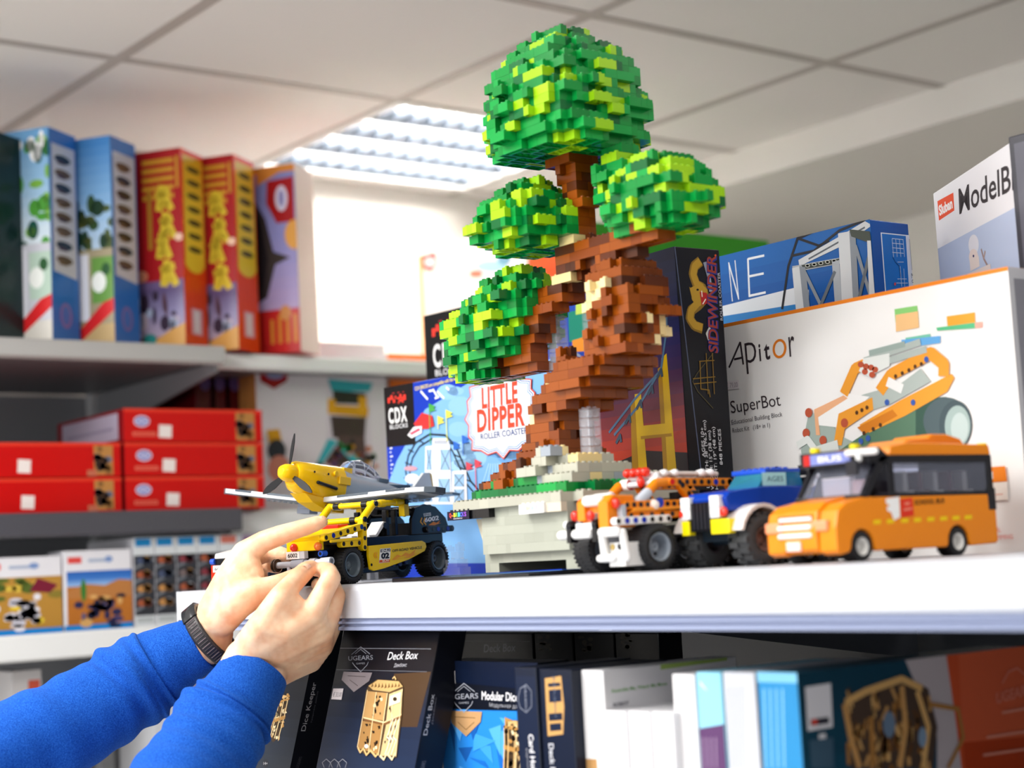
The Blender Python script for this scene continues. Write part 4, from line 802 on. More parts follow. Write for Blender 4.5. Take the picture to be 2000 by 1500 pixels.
def pack(mb, own, full, pick, lens=(4, 4, 3, 2, 2), deep=2, rnd=TN, g=.0001):
    """cover the cells of own with bricks, hidden cells are skipped"""
    ks = sorted(set(c[2] for c in own))
    for k in ks:
        left = {(a, b) for a, b, q in own if q == k}
        vis = {c for c in left if any((c[0] + d[0], c[1] + d[1], k + d[2]) not in full for d in ((1, 0, 0), (-1, 0, 0), (0, 1, 0), (0, -1, 0), (0, 0, 1), (0, 0, -1)))}
        order = sorted(vis, key=lambda c: (c[1], c[0]) if k % 2 else (c[0], c[1]))
        for c in order:
            if c not in left or c not in vis: continue
            best = None
            for _ in range(9):
                n = rnd.choice(lens); m = rnd.choice((1, 2, deep)); na, nb = (n, m) if rnd.random() < .5 else (m, n)
                for sa in (0, -(na - 1)):
                    for sb in (0, -(nb - 1)):
                        cs = [(c[0] + sa + i, c[1] + sb + j) for i in range(na) for j in range(nb)]
                        if all(q in left for q in cs) and (best is None or len(cs) > best[0]): best = (len(cs), c[0] + sa, c[1] + sb, na, nb)
                if best and best[0] >= 4: break
            if best is None: best = (1, c[0], c[1], 1, 1)
            _, a, b, na, nb = best
            for i in range(na):
                for j in range(nb): left.discard((a + i, b + j))
            brick(mb, a, b, k, na, nb, pick(a, b, k), full, g)
def blob(ca, cb, prof, p=2.6, jit=.8, rnd=TN):
    """cells of a rounded clump; prof: {course: (radius along a, radius along b)}"""
    out = set()
    for k, (ra, rb) in prof.items():
        if len(prof) > 5: ra += rnd.uniform(-.45, .45); rb += rnd.uniform(-.45, .45)
        ph = [rnd.uniform(0, 6.28) for _ in range(3)]
        for a in range(int(ca - ra - 3), int(ca + ra + 4)):
            for b in range(int(cb - rb - 3), int(cb + rb + 4)):
                u, v = (a + .5 - ca), (b + .5 - cb); t = math.atan2(v, u)
                j = jit * (.6 * math.sin(3 * t + ph[0]) + .5 * math.sin(5 * t + ph[1]) + .6 * math.sin(9 * t + ph[2])) * .5
                if (abs(u) / max(ra + j, .3)) ** p + (abs(v) / max(rb + j, .3)) ** p <= 1: out.add((a, b, k))
    # loose bricks sticking out of the skin
    ks = list(prof)
    for _ in range(int(len(out) * .06)):
        a, b, k = rnd.choice(sorted(out)); d = rnd.choice(((-1, 0), (0, -1), (1, 0), (0, 1))); n = rnd.choice((2, 2, 3))
        for i in range(n):
            c = (a + d[0] + (i if d[0] == 0 else 0), b + d[1] + (i if d[1] == 0 else 0), k)
            if k != ks[0] and k != ks[-1]: out.add(c)
    return out
def rect(a0, a1, b0, b1, k0, k1): return {(a, b, k) for a in range(a0, a1) for b in range(b0, b1) for k in range(k0, k1)}
def leafpick(rnd, lim=.34):
    def f(a, b, k):
        t = rnd.random()
        return rnd.choice(LIM) if t < lim else (rnd.choice(GRN) if t < lim + .62 else rnd.choice(DGR))
    return f
tree = thing('brick_tree', 'tall model tree built of toy bricks with green crowns, brown trunk and grey base', 'brick model', (TX, TY, ZS))
TM = Matrix.Translation((-TX, -TY, -ZS))
crowns = [
    blob(5, 8.6, {37: (8.6, 8.4), 38: (9.2, 9), 39: (9.4, 9.2), 40: (9.6, 9.4), 41: (9.5, 9.3), 42: (9.3, 9.2), 43: (9.2, 9), 44: (8.8, 8.7), 45: (8.2, 8.2), 46: (7.6, 7.6), 47: (6.8, 6.8), 48: (5.8, 5.8), 49: (4.4, 4.4), 50: (2.6, 2.6)}, 2.8, 1.3),
    blob(-11.4, 9.5, {26: (5.6, 4.4), 27: (6.6, 5.2), 28: (7.0, 5.6), 29: (6.9, 5.7), 30: (6.6, 5.4), 31: (5.8, 5), 32: (4.8, 4.2), 33: (3.2, 3)}, 2.8, 1.1),
    blob(-2.0, 12, {30: (2.8, 2.8), 31: (3.3, 3.3), 32: (3.4, 3.4), 33: (3.4, 3.4), 34: (3.2, 3.2), 35: (2.6, 2.6), 36: (1.6, 1.6)}, 2.8, .8),
    blob(10.4, 6, {27: (4.8, 4.8), 28: (6.2, 6), 29: (6.6, 6.4), 30: (6.4, 6.2), 31: (5.8, 5.8), 32: (5, 5), 33: (3.6, 3.6), 34: (2, 2)}, 2.8, 1.1),
    blob(21, 8, {14: (4, 3.2), 15: (6, 4), 16: (7.6, 5), 17: (8.4, 5.6), 18: (8.6, 5.8), 19: (8.6, 5.8), 20: (8.4, 5.8), 21: (7.8, 5.6), 22: (7, 5.2), 23: (6, 4.6), 24: (4.6, 3.8), 25: (3, 2.6)}, 2.6, 1.2)]
# slide the low left crown so that it climbs towards the trunk
crowns[4] = {(a - int((k - 18) * .8), b, k) for a, b, k in crowns[4]}
tr = set()
def seg(rows, cb=9.5, jit=.35):
    """courses of trunk from their left and right edges in the photo, on the plane through the trunk"""
    for k, xl, xr in rows:
        z = TZ + HB * (k + .5); P = Vector((-1.34, TY + PB * cb, z)); y = 0
        for _ in range(3):
            d = P - CC; y = 750 - FPX * d.dot(CU) / d.dot(CF); P = pl((xl + xr) / 2, y, 1, TY + PB * cb); P.z = z
        a = (TX - P.x) / PB; s_ = (xr - xl) / 2 / 20.2
        tr.update(blob(a, cb, {k: (s_ * 1.02, s_ * 1.02)}, 6, jit))
tr |= blob(12, 8.5, {0: (10, 6), 1: (9, 6), 2: (7.6, 5.4), 3: (6.6, 5.2)}, 2.4, 2.6)
seg([(3, 1003, 1190), (4, 1008, 1180), (5, 1018, 1172), (6, 1026, 1166), (7, 1030, 1164), (8, 1034, 1168)])
seg([(9, 1038, 1205), (10, 1044, 1236), (11, 1052, 1258), (12, 1062, 1276), (13, 1078, 1286)])
seg([(14, 1086, 1128), (15, 1092, 1120)], 8, .3)
seg([(14, 1150, 1292), (15, 1148, 1296), (16, 1146, 1299), (17, 1146, 1300), (18, 1146, 1302), (19, 1145, 1303), (20, 1145, 1302), (21, 1146, 1298), (22, 1150, 1290), (23, 1154, 1274), (24, 1166, 1252), (25, 1184, 1228)], 9.5, .7)
seg([(21, 1088, 1140), (22, 1086, 1150), (23, 1085, 1172), (24, 1085, 1186), (25, 1087, 1186), (26, 1088, 1184), (27, 1090, 1176), (28, 1094, 1168), (29, 1098, 1166), (30, 1100, 1166), (31, 1102, 1170), (32, 1100, 1166), (33, 1096, 1160), (34, 1086, 1158), (35, 1082, 1160), (36, 1070, 1166), (37, 1062, 1168)], 9.5, .2)
tr |= rect(-13, 3, 7, 10, 25, 27) | rect(-8, 2, 8, 10, 24, 25)
tr |= rect(6, 13, 7, 10, 21, 23) | rect(7, 14, 6, 9, 20, 21) | rect(10, 16, 6, 9, 18, 20) | rect(11, 19, 6, 9, 17, 18) | rect(12, 21, 6, 9, 15, 17) | rect(12, 22, 7, 10, 14, 15) | rect(8, 13, 6, 9, 28, 29)
for _ in range(44):                                                # rough bark
    a, b, k = TN.choice(sorted(tr)); d = TN.choice(((-1, 0), (0, -1))); n = TN.choice((1, 2, 2))
    if k > 2:
        for i in range(n): tr.add((a + d[0] + (i if d[0] == 0 else 0), b + d[1] + (i if d[1] == 0 else 0), k))
steps = rect(0, 7, 2, 17, 1, 2) | rect(0, 6, 3, 12, 2, 3) | rect(1, 6, 4, 10, 3, 4) | rect(1, 4, 10, 13, 2, 3)
steps |= rect(6, 10, 1, 4, 2, 3) | rect(5, 8, 2, 5, 3, 4) | rect(4, 7, 2, 5, 4, 5)
grass = rect(0, 20, 1, 20, 0, 1) | rect(-2, 2, 4, 19, 0, 1) | rect(2, 17, 2, 20, 1, 2)
top = (rect(-2, 23, 0, 21, -1, 0) - rect(-2, 0, 0, 2, -1, 0))
body = rect(0, 18, 1, 20, -6, -1) | rect(-1, 19, 2, 20, -8, -6) | rect(-1, 0, 4, 20, -6, -1)
body -= rect(2, 16, 1, 19, -8, -7)
allc = set().union(*crowns) | tr | steps | grass | top | body
for c in crowns: c -= tr
steps -= tr; grass -= steps | tr
TANSPOT = [rect(0, 4, 3, 6, 22, 24), rect(-9, -3, 9, 15, 17, 18), rect(-9, -3, 12, 15, 16, 17), rect(-9, -3, 9, 15, 15, 16), rect(-9, -3, 10, 13, 14, 15), rect(-6, 0, 4, 8, 21, 22), rect(-4, 0, 4, 7, 20, 21), rect(7, 12, 3, 8, 12, 13), rect(11, 15, 3, 7, 8, 9), rect(15, 18, 3, 7, 6, 7), rect(4, 7, 5, 8, 23, 24), rect(3, 6, 5, 8, 27, 28), rect(5, 9, 1, 5, 2, 4), rect(7, 11, 0, 5, 1, 2), rect(13, 15, 2, 5, 3, 4), rect(-1, 2, 3, 7, 19, 20), rect(-10, -7, 10, 14, 23, 24)]
TANS = set().union(*TANSPOT)
def bark(a, b, k):
    if (a, b, k) in TANS: return TN.choice(TAN)
    return TN.choice(BRN) if TN.random() < (.35 if 21 < k < 29 and a > 0 else .9) else TN.choice(DBR)
mb = MB(M=TM); pack(mb, tr, allc, bark, (6, 4, 4, 3, 2)); mb.build('trunk', MP, tree, fixn=False)
for c in crowns:
    mb = MB(M=TM); pack(mb, c, allc, leafpick(TN, .27 if c is not crowns[4] else .2), (4, 3, 3, 2)); mb.build('crown', MP, tree, fixn=False)
mb = MB(M=TM); pack(mb, steps, allc, lambda a, b, k: TN.choice(LGR) if TN.random() < .7 else TN.choice(MGR + TAN), (4, 3, 2)); mb.build('stone_steps', MP, tree, fixn=False)
mb = MB(M=TM); pack(mb, grass, allc, lambda a, b, k: TN.choice(DGR) if TN.random() < .68 else TN.choice(GRN), (6, 4, 4, 2), 2); mb.build('grass_layer', MP, tree, fixn=False)
mb = MB(M=TM); pack(mb, top, allc, lambda a, b, k: TN.choice(LGR), (8, 6, 6, 4), 2, g=.00004); mb.build('base_rim', MP, tree, fixn=False)
BG = ['#a9ac9f', '#a5a89b', '#adb0a3']
mb = MB(M=TM); pack(mb, body, allc, lambda a, b, k: TN.choice(BG), (8, 6, 6, 4), 2, g=.00003); mb.build('base', MP, tree, fixn=False)
# sloping skirt and black plate
mb = MB(M=TM); mb.prism([(cellx(18) - .0002, TZ - HB * 2), (cellx(20.6), TZ - HB * 2), (cellx(18.6), TZ - HB * 6), (cellx(18) - .0002, TZ - HB * 6)], 'y', TY + PB * 2, TY + PB * 19, '#cbc5b0'); mb.build('slope_panel', MP, tree, bev=.0002)
mb = MB('#17171b', M=TM); mb.box(-1.53, 1.005, ZS, -1.2905, 1.25, ZS + .0032); mb.box(-1.72, 1.13, ZS, -1.5302, 1.25, ZS + .0032); mb.build('base_plate', MP, tree)
# falling clear bricks
for a, b, k0, k1 in ((10, 9, 14, 20), (5, 11, 14, 22), (2, 7, 4, 9)):
    mb = MB(M=TM)
    for k in range(k0, k1): brick(mb, a, b, k, 2, 2, '#ffffff', set(), .0002)
    mb.build('clear_column', MCL, tree, fixn=False)
# sign bricks
def signbrick(a, na, off, k, col, bg, letters, lc, name, lab):
    b = 0; mb = MB(M=TM @ Matrix.Translation((0, -PB * off, 0))); brick(mb, a, b, k, na, 1, col, set()); o = mb.build(name, MP, tree, label=lab, fixn=False)
    x0, x1 = cellx(a + na), cellx(a); f = Face(Matrix.Translation((TX, TY, ZS)), (x0 - TX, -PB * off + .0001, TZ + HB * k - ZS), (1, 0, 0), (0, 0, 1), (0, -1, 0), x1 - x0, HB)
    f.rc(0, 0, 1, 1, bg); n = len(letters)
    for i, ch in enumerate(letters):
        w = .8 / n; f.text(ch, (.1 + w * i, .36), (.1 + w * (i + .86), .36), (.1 + w * i, .84), lc[i % len(lc)], .03, pxl=False)
    f.text('exclusive', (.3, .12), (.7, .12), (.3, .26), '#e8e8ee' if bg < '#8' else '#8a8a92', .01, pxl=False)
    o2 = f.done('sign_print', o)
    o2.matrix_parent_inverse = Matrix.Identity(4)
    return o
RB = ['#f0504a', '#f08a30', '#f2d838', '#8ad04a', '#4ac8d0', '#5a8af0', '#7a5ae0', '#a05ad0']
signbrick(19, 5, .3, -2, '#0c0c10', '#1a1430', 'Q-BRICKS', RB, 'sign_brick', 'black brick with rainbow coloured lettering')
mb = MB(M=TM); brick(mb, 18, 0, -2, 1, 1, '#0c0c10', allc); brick(mb, 15, 0, -2, 3, 1, '#0c0c10', allc); mb.build('black_brick', MP, tree, fixn=False)
signbrick(3, 5, .4, -2, '#f2f0ee', '#faf8f8', 'Q-BRICKS', ['#e8a8a0', '#f0c890', '#eee08a', '#c8e8a0', '#b0dce8', '#b0b8f0', '#b8a8e0', '#b8a8e0'], 'sign_brick', 'white brick with pale rainbow lettering')
mb = MB(M=TM); brick(mb, 0, 0, -2, 3, 1, '#d8cdb8', allc); mb.build('tan_brick', MP, tree, fixn=False)
# ============================================================ toy vehicles
OG, WT_, GRY, BK, RED, YEL = '#f28a10', '#f4f3f1', '#9aa2ae', '#141418', '#e01f10', '#f5cc08'
def disc(mb, x, y, z, r, col, sx=1, t=.0004): mb.cyl((x, y, z), (x + t * sx, y, z), r, col, n=12)
def liftarm(mb, y0, z0, y1, z1, x, col, n=0, w=.0076, t=.0074, pins=None):
    """flat studless beam in the side plane with n round holes"""
    d = math.hypot(y1 - y0, z1 - z0); ey, ez = (y1 - y0) / d, (z1 - z0) / d; r = w / 2; pts = []
    for i in range(9):
        a = math.pi / 2 + math.pi * i / 8; c, s_ = math.cos(a), math.sin(a); pts.append((y0 + r * (c * ey - s_ * ez), z0 + r * (c * ez + s_ * ey)))
    for i in range(9):
        a = -math.pi / 2 + math.pi * i / 8; c, s_ = math.cos(a), math.sin(a); pts.append((y1 + r * (c * ey - s_ * ez), z1 + r * (c * ez + s_ * ey)))
    mb.prism(pts, 'x', x - t / 2, x + t / 2, col)
    for i in range(n):
        f = i / max(n - 1, 1); c = (pins or {}).get(i, '#2a2420')
        for s_ in (-1, 1): disc(mb, x + s_ * t / 2, y0 + (y1 - y0) * f, z0 + (z1 - z0) * f, .0025 if i not in (pins or {}) else .0029, c, s_)
def wheel(par, xa, xb, y, z, r, rim='#8f98a4', knob=0, hubr=.62, tcol='#232326', ribs=30, hubname='hub'):
    """xb is the outer side"""
    w = abs(xb - xa); d = Vector((1 if xb > xa else -1, 0, 0)); mb = MB(tcol)
    mb.lathe((xa, y, z), d, [(0, r * hubr), (0, r * .88), (w * .1, r * .985), (w * .3, r), (w * .7, r), (w * .9, r * .985), (w, r * .88), (w, r * (hubr + .08)), (w * .9, r * hubr), (0, r * hubr)], n=40)
    n = knob or ribs
    for i in range(n):
        for row, off in ((.02, 0), (.52, .5)):
            a = 2 * math.pi * (i + off) / n; c, s_ = math.cos(a), math.sin(a); h = r * (1.09 if knob else 1.02); q = math.pi / n * (.62 if knob else .55)
            x0 = xa + d.x * w * row; x1 = xa + d.x * w * (row + (.46 if knob else .44)); vs = []
            for x in (x0, x1):
                for rr, aa in ((r * .93, a - q), (h, a - q * .8), (h, a + q * .8), (r * .93, a + q)): vs.append((x, y + rr * math.cos(aa), z + rr * math.sin(aa)))
            mb.add(vs, [(0, 1, 2, 3), (7, 6, 5, 4), (0, 4, 5, 1), (1, 5, 6, 2), (2, 6, 7, 3)])
    t = mb.build('wheel', MR, par)
    mb = MB(rim); R_ = r * hubr
    mb.lathe((xa, y, z), d, [(w * .97, R_), (w * .97, R_ * .9), (w * .8, R_ * .84), (w * .45, R_ * .8), (w * .42, R_ * .4), (w * .7, R_ * .36), (w * .7, R_ * .14), (w * .5, 0.0001)], n=30)
    mb.lathe((xa, y, z), d, [(w * .03, R_), (w * .03, R_ * .85), (w * .4, R_ * .8), (w * .42, 0.0001)], n=24)
    for i in range(6):
        a = math.pi * i / 3 + .3; p = Vector((xa, y + R_ * .6 * math.cos(a), z + R_ * .6 * math.sin(a))) + d * (w * .45); mb.cyl(p, p + d * .0006, R_ * .13, '#3a3e46', n=10)
    mb.build(hubname, MP, t)
def M_(o): return Matrix.Translation(o.location) @ o.rotation_euler.to_matrix().to_4x4()
# ------------------------------------------------------------ orange and white technical truck
T = thing('technic_truck', 'orange and white open frame toy truck with grey rims in front of the brick tree', 'toy vehicle', (-1.2245, 1.03, ZS))
for y in (.042, .150):
    wheel(T, .024, .051, y, .0222, .0217); wheel(T, -.028, -.0535, y, .0222, .0217)
mb = MB('#5b5e66'); mb.box(-.02, .03, .014, .018, .165, .040); mb.cyl((-.03, .042, .0222), (.026, .042, .0222), .004); mb.cyl((-.03, .15, .0222), (.026, .15, .0222), .004)
for i in range(6):
    for z in (.028, .036): disc(mb, .018, .06 + .012 * i, z, .0028, '#17171a')
mb.build('chassis', MP, T, bev=.0006)
mb = MB(WT_)
for x0, x1, y in ((-.050, -.029, .002), (-.022, .006, -.003), (.018, .047, -.004)): mb.rod([(x0 + .004, y, .038), (x1 - .004, y, .038)], .0047)
mb.rod([(.020, -.002, .036), (.020, 0, .016)], .0042); mb.rod([(.046, 0, .037), (.046, .004, .014)], .0038); mb.box(.022, .003, .006, .044, .03, .028, '#e9e8e6'); mb.rod([(.012, 0, .014), (.03, 0, .014)], .0036)
mb.cyl((.028, .0028, .024), (.028, .002, .024), .003, '#b59a58'); mb.cyl((.038, .0028, .024), (.038, .002, .024), .003, '#26262a'); mb.cyl((.028, .0028, .014), (.028, .002, .014), .003, '#b59a58')
mb.box(-.02, -.001, .042, .01, .004, .048); mb.build('bumper', MP, T)
for x in (-.0255, .0125):
    mb = MB(BK); mb.cyl((x - .003, -.001, .046), (x + .003, -.001, .046), .0055); mb.box(x - .003, -.006, .030, x + .003, .003, .046); mb.build('bumper_clip', MP, T)
mb = MB(OG); mb.prism([(-.002, .05), (-.002, .068), (.006, .073), (.03, .072), (.03, .05)], 'x', -.016, -.005); mb.prism([(-.004, .042), (-.004, .066), (.004, .073), (.03, .072), (.03, .042)], 'x', .017, .031)
mb.box(-.016, .004, .048, .03, .03, .066); mb.box(-.012, .028, .05, .028, .045, .068); mb.build('hood', MP, T, bev=.0012)
mb = MB(WT_); mb.rod([(-.003, .001, .0685), (.015, .001, .0685)], .0055); mb.rod([(-.003, .012, .0705), (.015, .012, .0705)], .005); mb.build('hood_roller', MP, T)
mb = MB('#b4bac4')
for x, y, z in ((-.021, .002, .053), (.009, -.004, .052), (.034, .008, .058), (-.017, .01, .062)): mb.box(x - .0035, y, z - .009, x + .0035, y + .006, z + .005)
mb.build('lamp_bracket', MP, T, bev=.001)
for x, y, z in ((-.0215, 0, .0555), (.0085, -.006, .0545), (-.0155, .004, .0665), (.034, .004, .0645)):
    mb = MB(RED); mb.sph((x, y, z), .0052, sc=(1, .7, 1)); mb.build('red_lamp', MCR, T)
mb = MB(OG)
for x in (.033, -.024):
    liftarm(mb, .016, .0625, .118, .0625, x, OG, 13, pins={4: '#1c1c1e'}); liftarm(mb, .02, .0525, .125, .0535, x, OG, 9)
    mb.prism([(.02, .056), (.10, .058), (.092, .0605), (.024, .06)], 'x', x - .004, x + .0062, '#f59a28')
    liftarm(mb, .075, .0835, .152, .0825, x, OG, 9, pins={0: RED, 6: '#2438a8'}); liftarm(mb, .152, .0825, .165, .066, x, OG, 2); liftarm(mb, .088, .08, .104, .064, x, OG, 3); mb.box(x - .003, .104, .060, x + .003, .166, .066, OG)
mb.build('side_frame', MP, T, bev=.0005)
for x in (.039, -.031):
    mb = MB(WT_); liftarm(mb, -.001, .0475, .062, .0485, x, WT_, 7, pins={1: '#2038b0', 2: '#2038b0', 3: '#2038b0'}); mb.build('white_beam', MP, T, bev=.0005)
for x in (.031, -.022):
    mb = MB(OG); mb.rod([(x, .050, .076), (x, .058, .0825), (x, .074, .0838)], .0046); p = mb.build('roof_pillar', MP, T)
    mb = MB('#c2c8d2'); mb.rod([(x, .036, .066), (x, .047, .0735)], .0052); mb.build('connector', MP, p)
    mb = MB(WT_); mb.cyl((x - .009 if x > 0 else x, .064, .0838), (x if x > 0 else x + .011, .064, .0838), .006); mb.cyl((x - .0095 if x > 0 else x + .011, .064, .0838), (x - .009 if x > 0 else x + .0115, .064, .0838), .005, RED); mb.build('roof_roller', MP, p)
mb = MB(WT_); mb.rod([(.02, .05, .062), (.036, .05, .062)], .0055, '#f6e8de'); mb.cyl((.0385, .055, .064), (.0395, .055, .064), .0048, '#2440b0'); mb.rod([(-.02, .062, .0835), (.026, .062, .0835)], .003, '#d8dce2'); mb.build('dash_roller', MP, T)
mb = MB(RED)
for i, x in enumerate((-.008, .001, .010, .018)): mb.sph((x, .058, .0945), .0048)
mb.sph((.013, .056, .085), .004, sc=(1, 1, 1.4)); mb.build('roof_lamps', MCR, T, label='red roof lamps')
mb = MB('#ececee'); mb.rod([(-.01, .066, .090), (.024, .066, .090)], .0036)
for x in (-.014, .02):
    mb.rod([(x, .07, .0925), (x, .150, .0915)], .0026, '#dfd6d0')
    for y in (.078, .092, .128, .14): mb.rod([(x - .003, y, .0915), (x + .003, y, .0925)], .0042)
mb.build('roof_rack', MP, T)
mb = MB(BK); mb.box(-.018, .12, .048, .026, .15, .076); mb.box(-.014, .07, .046, .024, .1, .06); mb.build('seat', MP, T, bev=.0008)
# ------------------------------------------------------------ blue monster truck
T = thing('monster_truck', 'blue toy monster truck with big knobbly tyres between the orange truck and the bus', 'toy vehicle', (-1.130, 1.10, ZS))
for y in (.030, .122):
    wheel(T, -.030, -.054, y, .0246, .0228, '#4a4248', 15, .5, '#3a3b3d'); wheel(T, .012, .036, y, .0246, .0228, '#7a5a52', 15, .5, '#3a3b3d')
mb = MB('#1c2630'); mb.box(-.026, .01, .024, .008, .14, .046); mb.cyl((-.03, .03, .0246), (.012, .03, .0246), .004); mb.cyl((-.03, .122, .0246), (.012, .122, .0246), .004); mb.build('chassis', MP, T, bev=.0006)
mb = MB('#0f3fae'); mb.prism([(.004, .052), (.0, .064), (.006, .0695), (.05, .0735), (.05, .052)], 'x', -.036, .018); mb.box(-.036, .048, .050, .018, .150, .0735)
mb.prism([(.056, .0735), (.062, .0885), (.104, .089), (.110, .0735)], 'x', -.030, -.027); mb.prism([(.056, .0735), (.062, .0885), (.104, .089), (.110, .0735)], 'x', .010, .013); mb.box(-.031, .058, .086, .014, .106, .0905, '#1450c8')
for a in range(5):
    for c in range(4): mb.cyl((-.026 + .008 * a, .07 + .008 * c, .0905), (-.026 + .008 * a, .07 + .008 * c, .0922), .0024, '#1450c8', n=9)
mb.build('body', MP, T, bev=.0008)
mb = MB('#59cfee'); mb.prism([(.046, .073), (.060, .087), (.104, .087), (.108, .073)], 'x', -.0265, .0145); o = mb.build('window', MCY, T)
f = Face(M_(T), (.0150, .046, .072), (0, 1, 0), (0, 0, 1), (1, 0, 0), .062, .017); f.rc(.1, .12, .62, .86, '#aee6f0'); f.text('AGES', (.2, .36), (.56, .36), (.2, .66), '#2f6a86', .01, pxl=False); f.done('sticker', o)
for x0, x1 in ((-.0545, -.030), (.012, .0365)):
    for yc in (.03, .122):
        mb = MB('#ece6e2'); n = 12; A = [(yc + .0285 * math.cos(math.pi * i / n), .0255 + .0285 * math.sin(math.pi * i / n)) for i in range(n + 1)]; Bq = [(yc + .0318 * math.cos(math.pi * i / n), .0255 + .0318 * math.sin(math.pi * i / n)) for i in range(n + 1)]
        for i in range(1, n - 1): mb.prism([A[i], A[i + 1], Bq[i + 1], Bq[i]], 'x', x0, x1)
        mb.build('fender', MP, T)
mb = MB(BK); mb.box(-.032, -.002, .034, .004, .006, .061)
for i in range(5): mb.box(-.024 + .005 * i, -.0035, .036, -.0215 + .005 * i, -.002, .060, '#2a2a30')
mb.build('grille', MP, T)
for x in (-.035, .004):
    mb = MB(WT_); mb.box(x - .004, -.004, .046, x + .008, .004, .0665); mb.box(x - .004, -.0045, .0475, x + .008, -.004, .0485, '#c9ccd4'); mb.box(x - .004, -.0045, .0555, x + .008, -.004, .0565, '#c9ccd4'); h = mb.build('headlight', MP, T, bev=.0005)
    mb = MB(RED); mb.sph((x + .012 if x > 0 else x - .004, -.002, .051), .0048, sc=(1, .6, 1)); mb.build('red_lamp', MCR, h)
    mb = MB('#f0dc10'); mb.box(x - .004, -.004, .031, x + (.02 if x > 0 else .006), .004, .0445); mb.build('bumper_block', MP, T, bev=.0005)
mb = MB(BK)
for p in ([(.016, .112, .066), (.016, .118, .090), (.010, .126, .096)], [(.022, .118, .062), (.028, .124, .088)], [(-.03, .112, .07), (-.03, .12, .092)]): mb.rod(p, .0036)
mb.box(.012, .108, .072, .024, .114, .082); mb.box(.0, .118, .084, .02, .126, .094); mb.build('roll_bar', MP, T)
mb = MB(WT_); mb.rod([(.02, .106, .074), (.028, .106, .074)], .003); mb.cyl((.026, .106, .074), (.026, .106, .082), .003); mb.rod([(.034, .128, .066), (.034, .132, .094)], .0085, '#f4f0ee'); mb.cyl((.034, .128, .05), (.034, .128, .066), .006, '#d8bfae'); mb.rod([(.03, .124, .082), (.022, .118, .082)], .0025); mb.build('rear_light_post', MP, T)
# ------------------------------------------------------------ orange school bus
T = thing('school_bus', 'orange toy school bus with black window band at the right end of the shelf', 'toy vehicle', (-1.002, 1.08, ZS))
BO = '#f48c08'
for y in (.031, .160):
    wheel(T, .022, .0395, y, .0128, .0126, '#eeece8', 0, .6, '#17171a', 20); wheel(T, -.022, -.0395, y, .0128, .0126, '#eeece8', 0, .6, '#17171a', 20)
def arch(y, r=.0148, n=8): return [(y + r * math.cos(math.pi * i / n), .0128 + r * math.sin(math.pi * i / n)) for i in range(n + 1)]
low = [(.217, .0115), (.214, .0095)] + [(.1765, .0085)] + arch(.160) + [(.144, .0085), (.047, .0085)] + arch(.031) + [(.014, .0085), (.004, .007), (-.002, .010), (-.002, .030), (.002, .044), (.012, .0505), (.034, .0545), (.217, .0545)]
mb = MB(BO); mb.prism(low, 'x', .020, .040); mb.prism(low, 'x', -.040, -.020)
mid = [(.212, .0085), (.004, .0085), (-.004, .012), (-.005, .030), (-.001, .045), (.010, .0525), (.034, .0565), (.212, .0545)]
mb.prism(mid, 'x', -.0202, .0202); mb.build('body', MP, T, bev=.0016)
mb = MB(BO); mb.prism([(.074, .0905), (.076, .0985), (.10, .102), (.214, .1), (.216, .0905)], 'x', -.0395, .0395); mb.prism([(.108, .1), (.122, .1062), (.150, .1075), (.156, .1110), (.176, .1112), (.196, .107), (.204, .099)], 'x', -.022, .022); mb.build('roof', MP, T, bev=.0014)
mb = MB('#14141c'); mb.box(-.0396, .070, .0840, .0396, .216, .0905); mb.box(-.0396, .070, .0545, .0396, .216, .0575)
for y in (.070, .208): mb.box(-.0396, y, .0575, .0396, y + .008, .084)
for x in (-.0396, .034): mb.prism([(.036, .055), (.044, .055), (.066, .084), (.074, .0905), (.062, .0905), (.056, .084)], 'x', x, x + .0056)
mb.prism([(.046, .084), (.046, .0975), (.062, .0975), (.072, .0905), (.072, .084)], 'x', -.0396, .0396); mb.box(-.038, .034, .0545, .038, .044, .0575); mb.box(.0385, .206, .04, .0405, .217, .06)
mb.build('window_frame', MP, T, bev=.0005)
mb = MB(); mb.box(.0378, .078, .0575, .0386, .208, .084); mb.box(-.0386, .078, .0575, -.0378, .208, .084); mb.prism([(.0385, .0575), (.0405, .0575), (.0605, .084), (.0585, .084)], 'x', -.033, .033); mb.build('window', MCG, T)
for i in range(6):
    mb = MB(('#6a2a1c', '#e8dcc0')[i % 2]); y = .085 + .021 * i
    mb.box(-.030, y, .054, .026, y + .006, .077); mb.box(-.03, y, .054, .026, y + .014, .060); mb.build('seat', MP, T, bev=.0008)
mb = MB('#f0e6da'); mb.box(-.02, .052, .0555, .012, .058, .074); mb.box(.016, .05, .0555, .03, .054, .07, '#e8c0b0'); mb.build('dashboard', MP, T)
mb = MB(WT_)
for z in (.0245, .0315, .0385): mb.rod([(-.022, -.0045 + (.0025 if z > .035 else 0), z), (.013, -.0045 + (.0025 if z > .035 else 0), z)], .0023)
mb.box(-.024, -.0035, .0215, .015, -.001, .0415, '#7a3c10'); mb.build('grille', MP, T)
for x in (-.031, .0225):
    mb = MB('#ff9c70'); mb.box(x - .0085, -.0045, .0275, x + .0095, .002, .0365); mb.build('headlight', MP, T, bev=.001)
mb = MB('#f6d8d0'); mb.box(-.014, -.0062, .0115, .002, -.004, .0195); mb.build('licence_plate', MP, T, bev=.0004)
mb = MB('#7a86c8'); mb.box(-.026, .0445, .0862, .020, .0462, .0955); mb.box(-.034, .0445, .0862, -.027, .0462, .0955, '#c81810'); o = mb.build('destination_sign', MP, T)
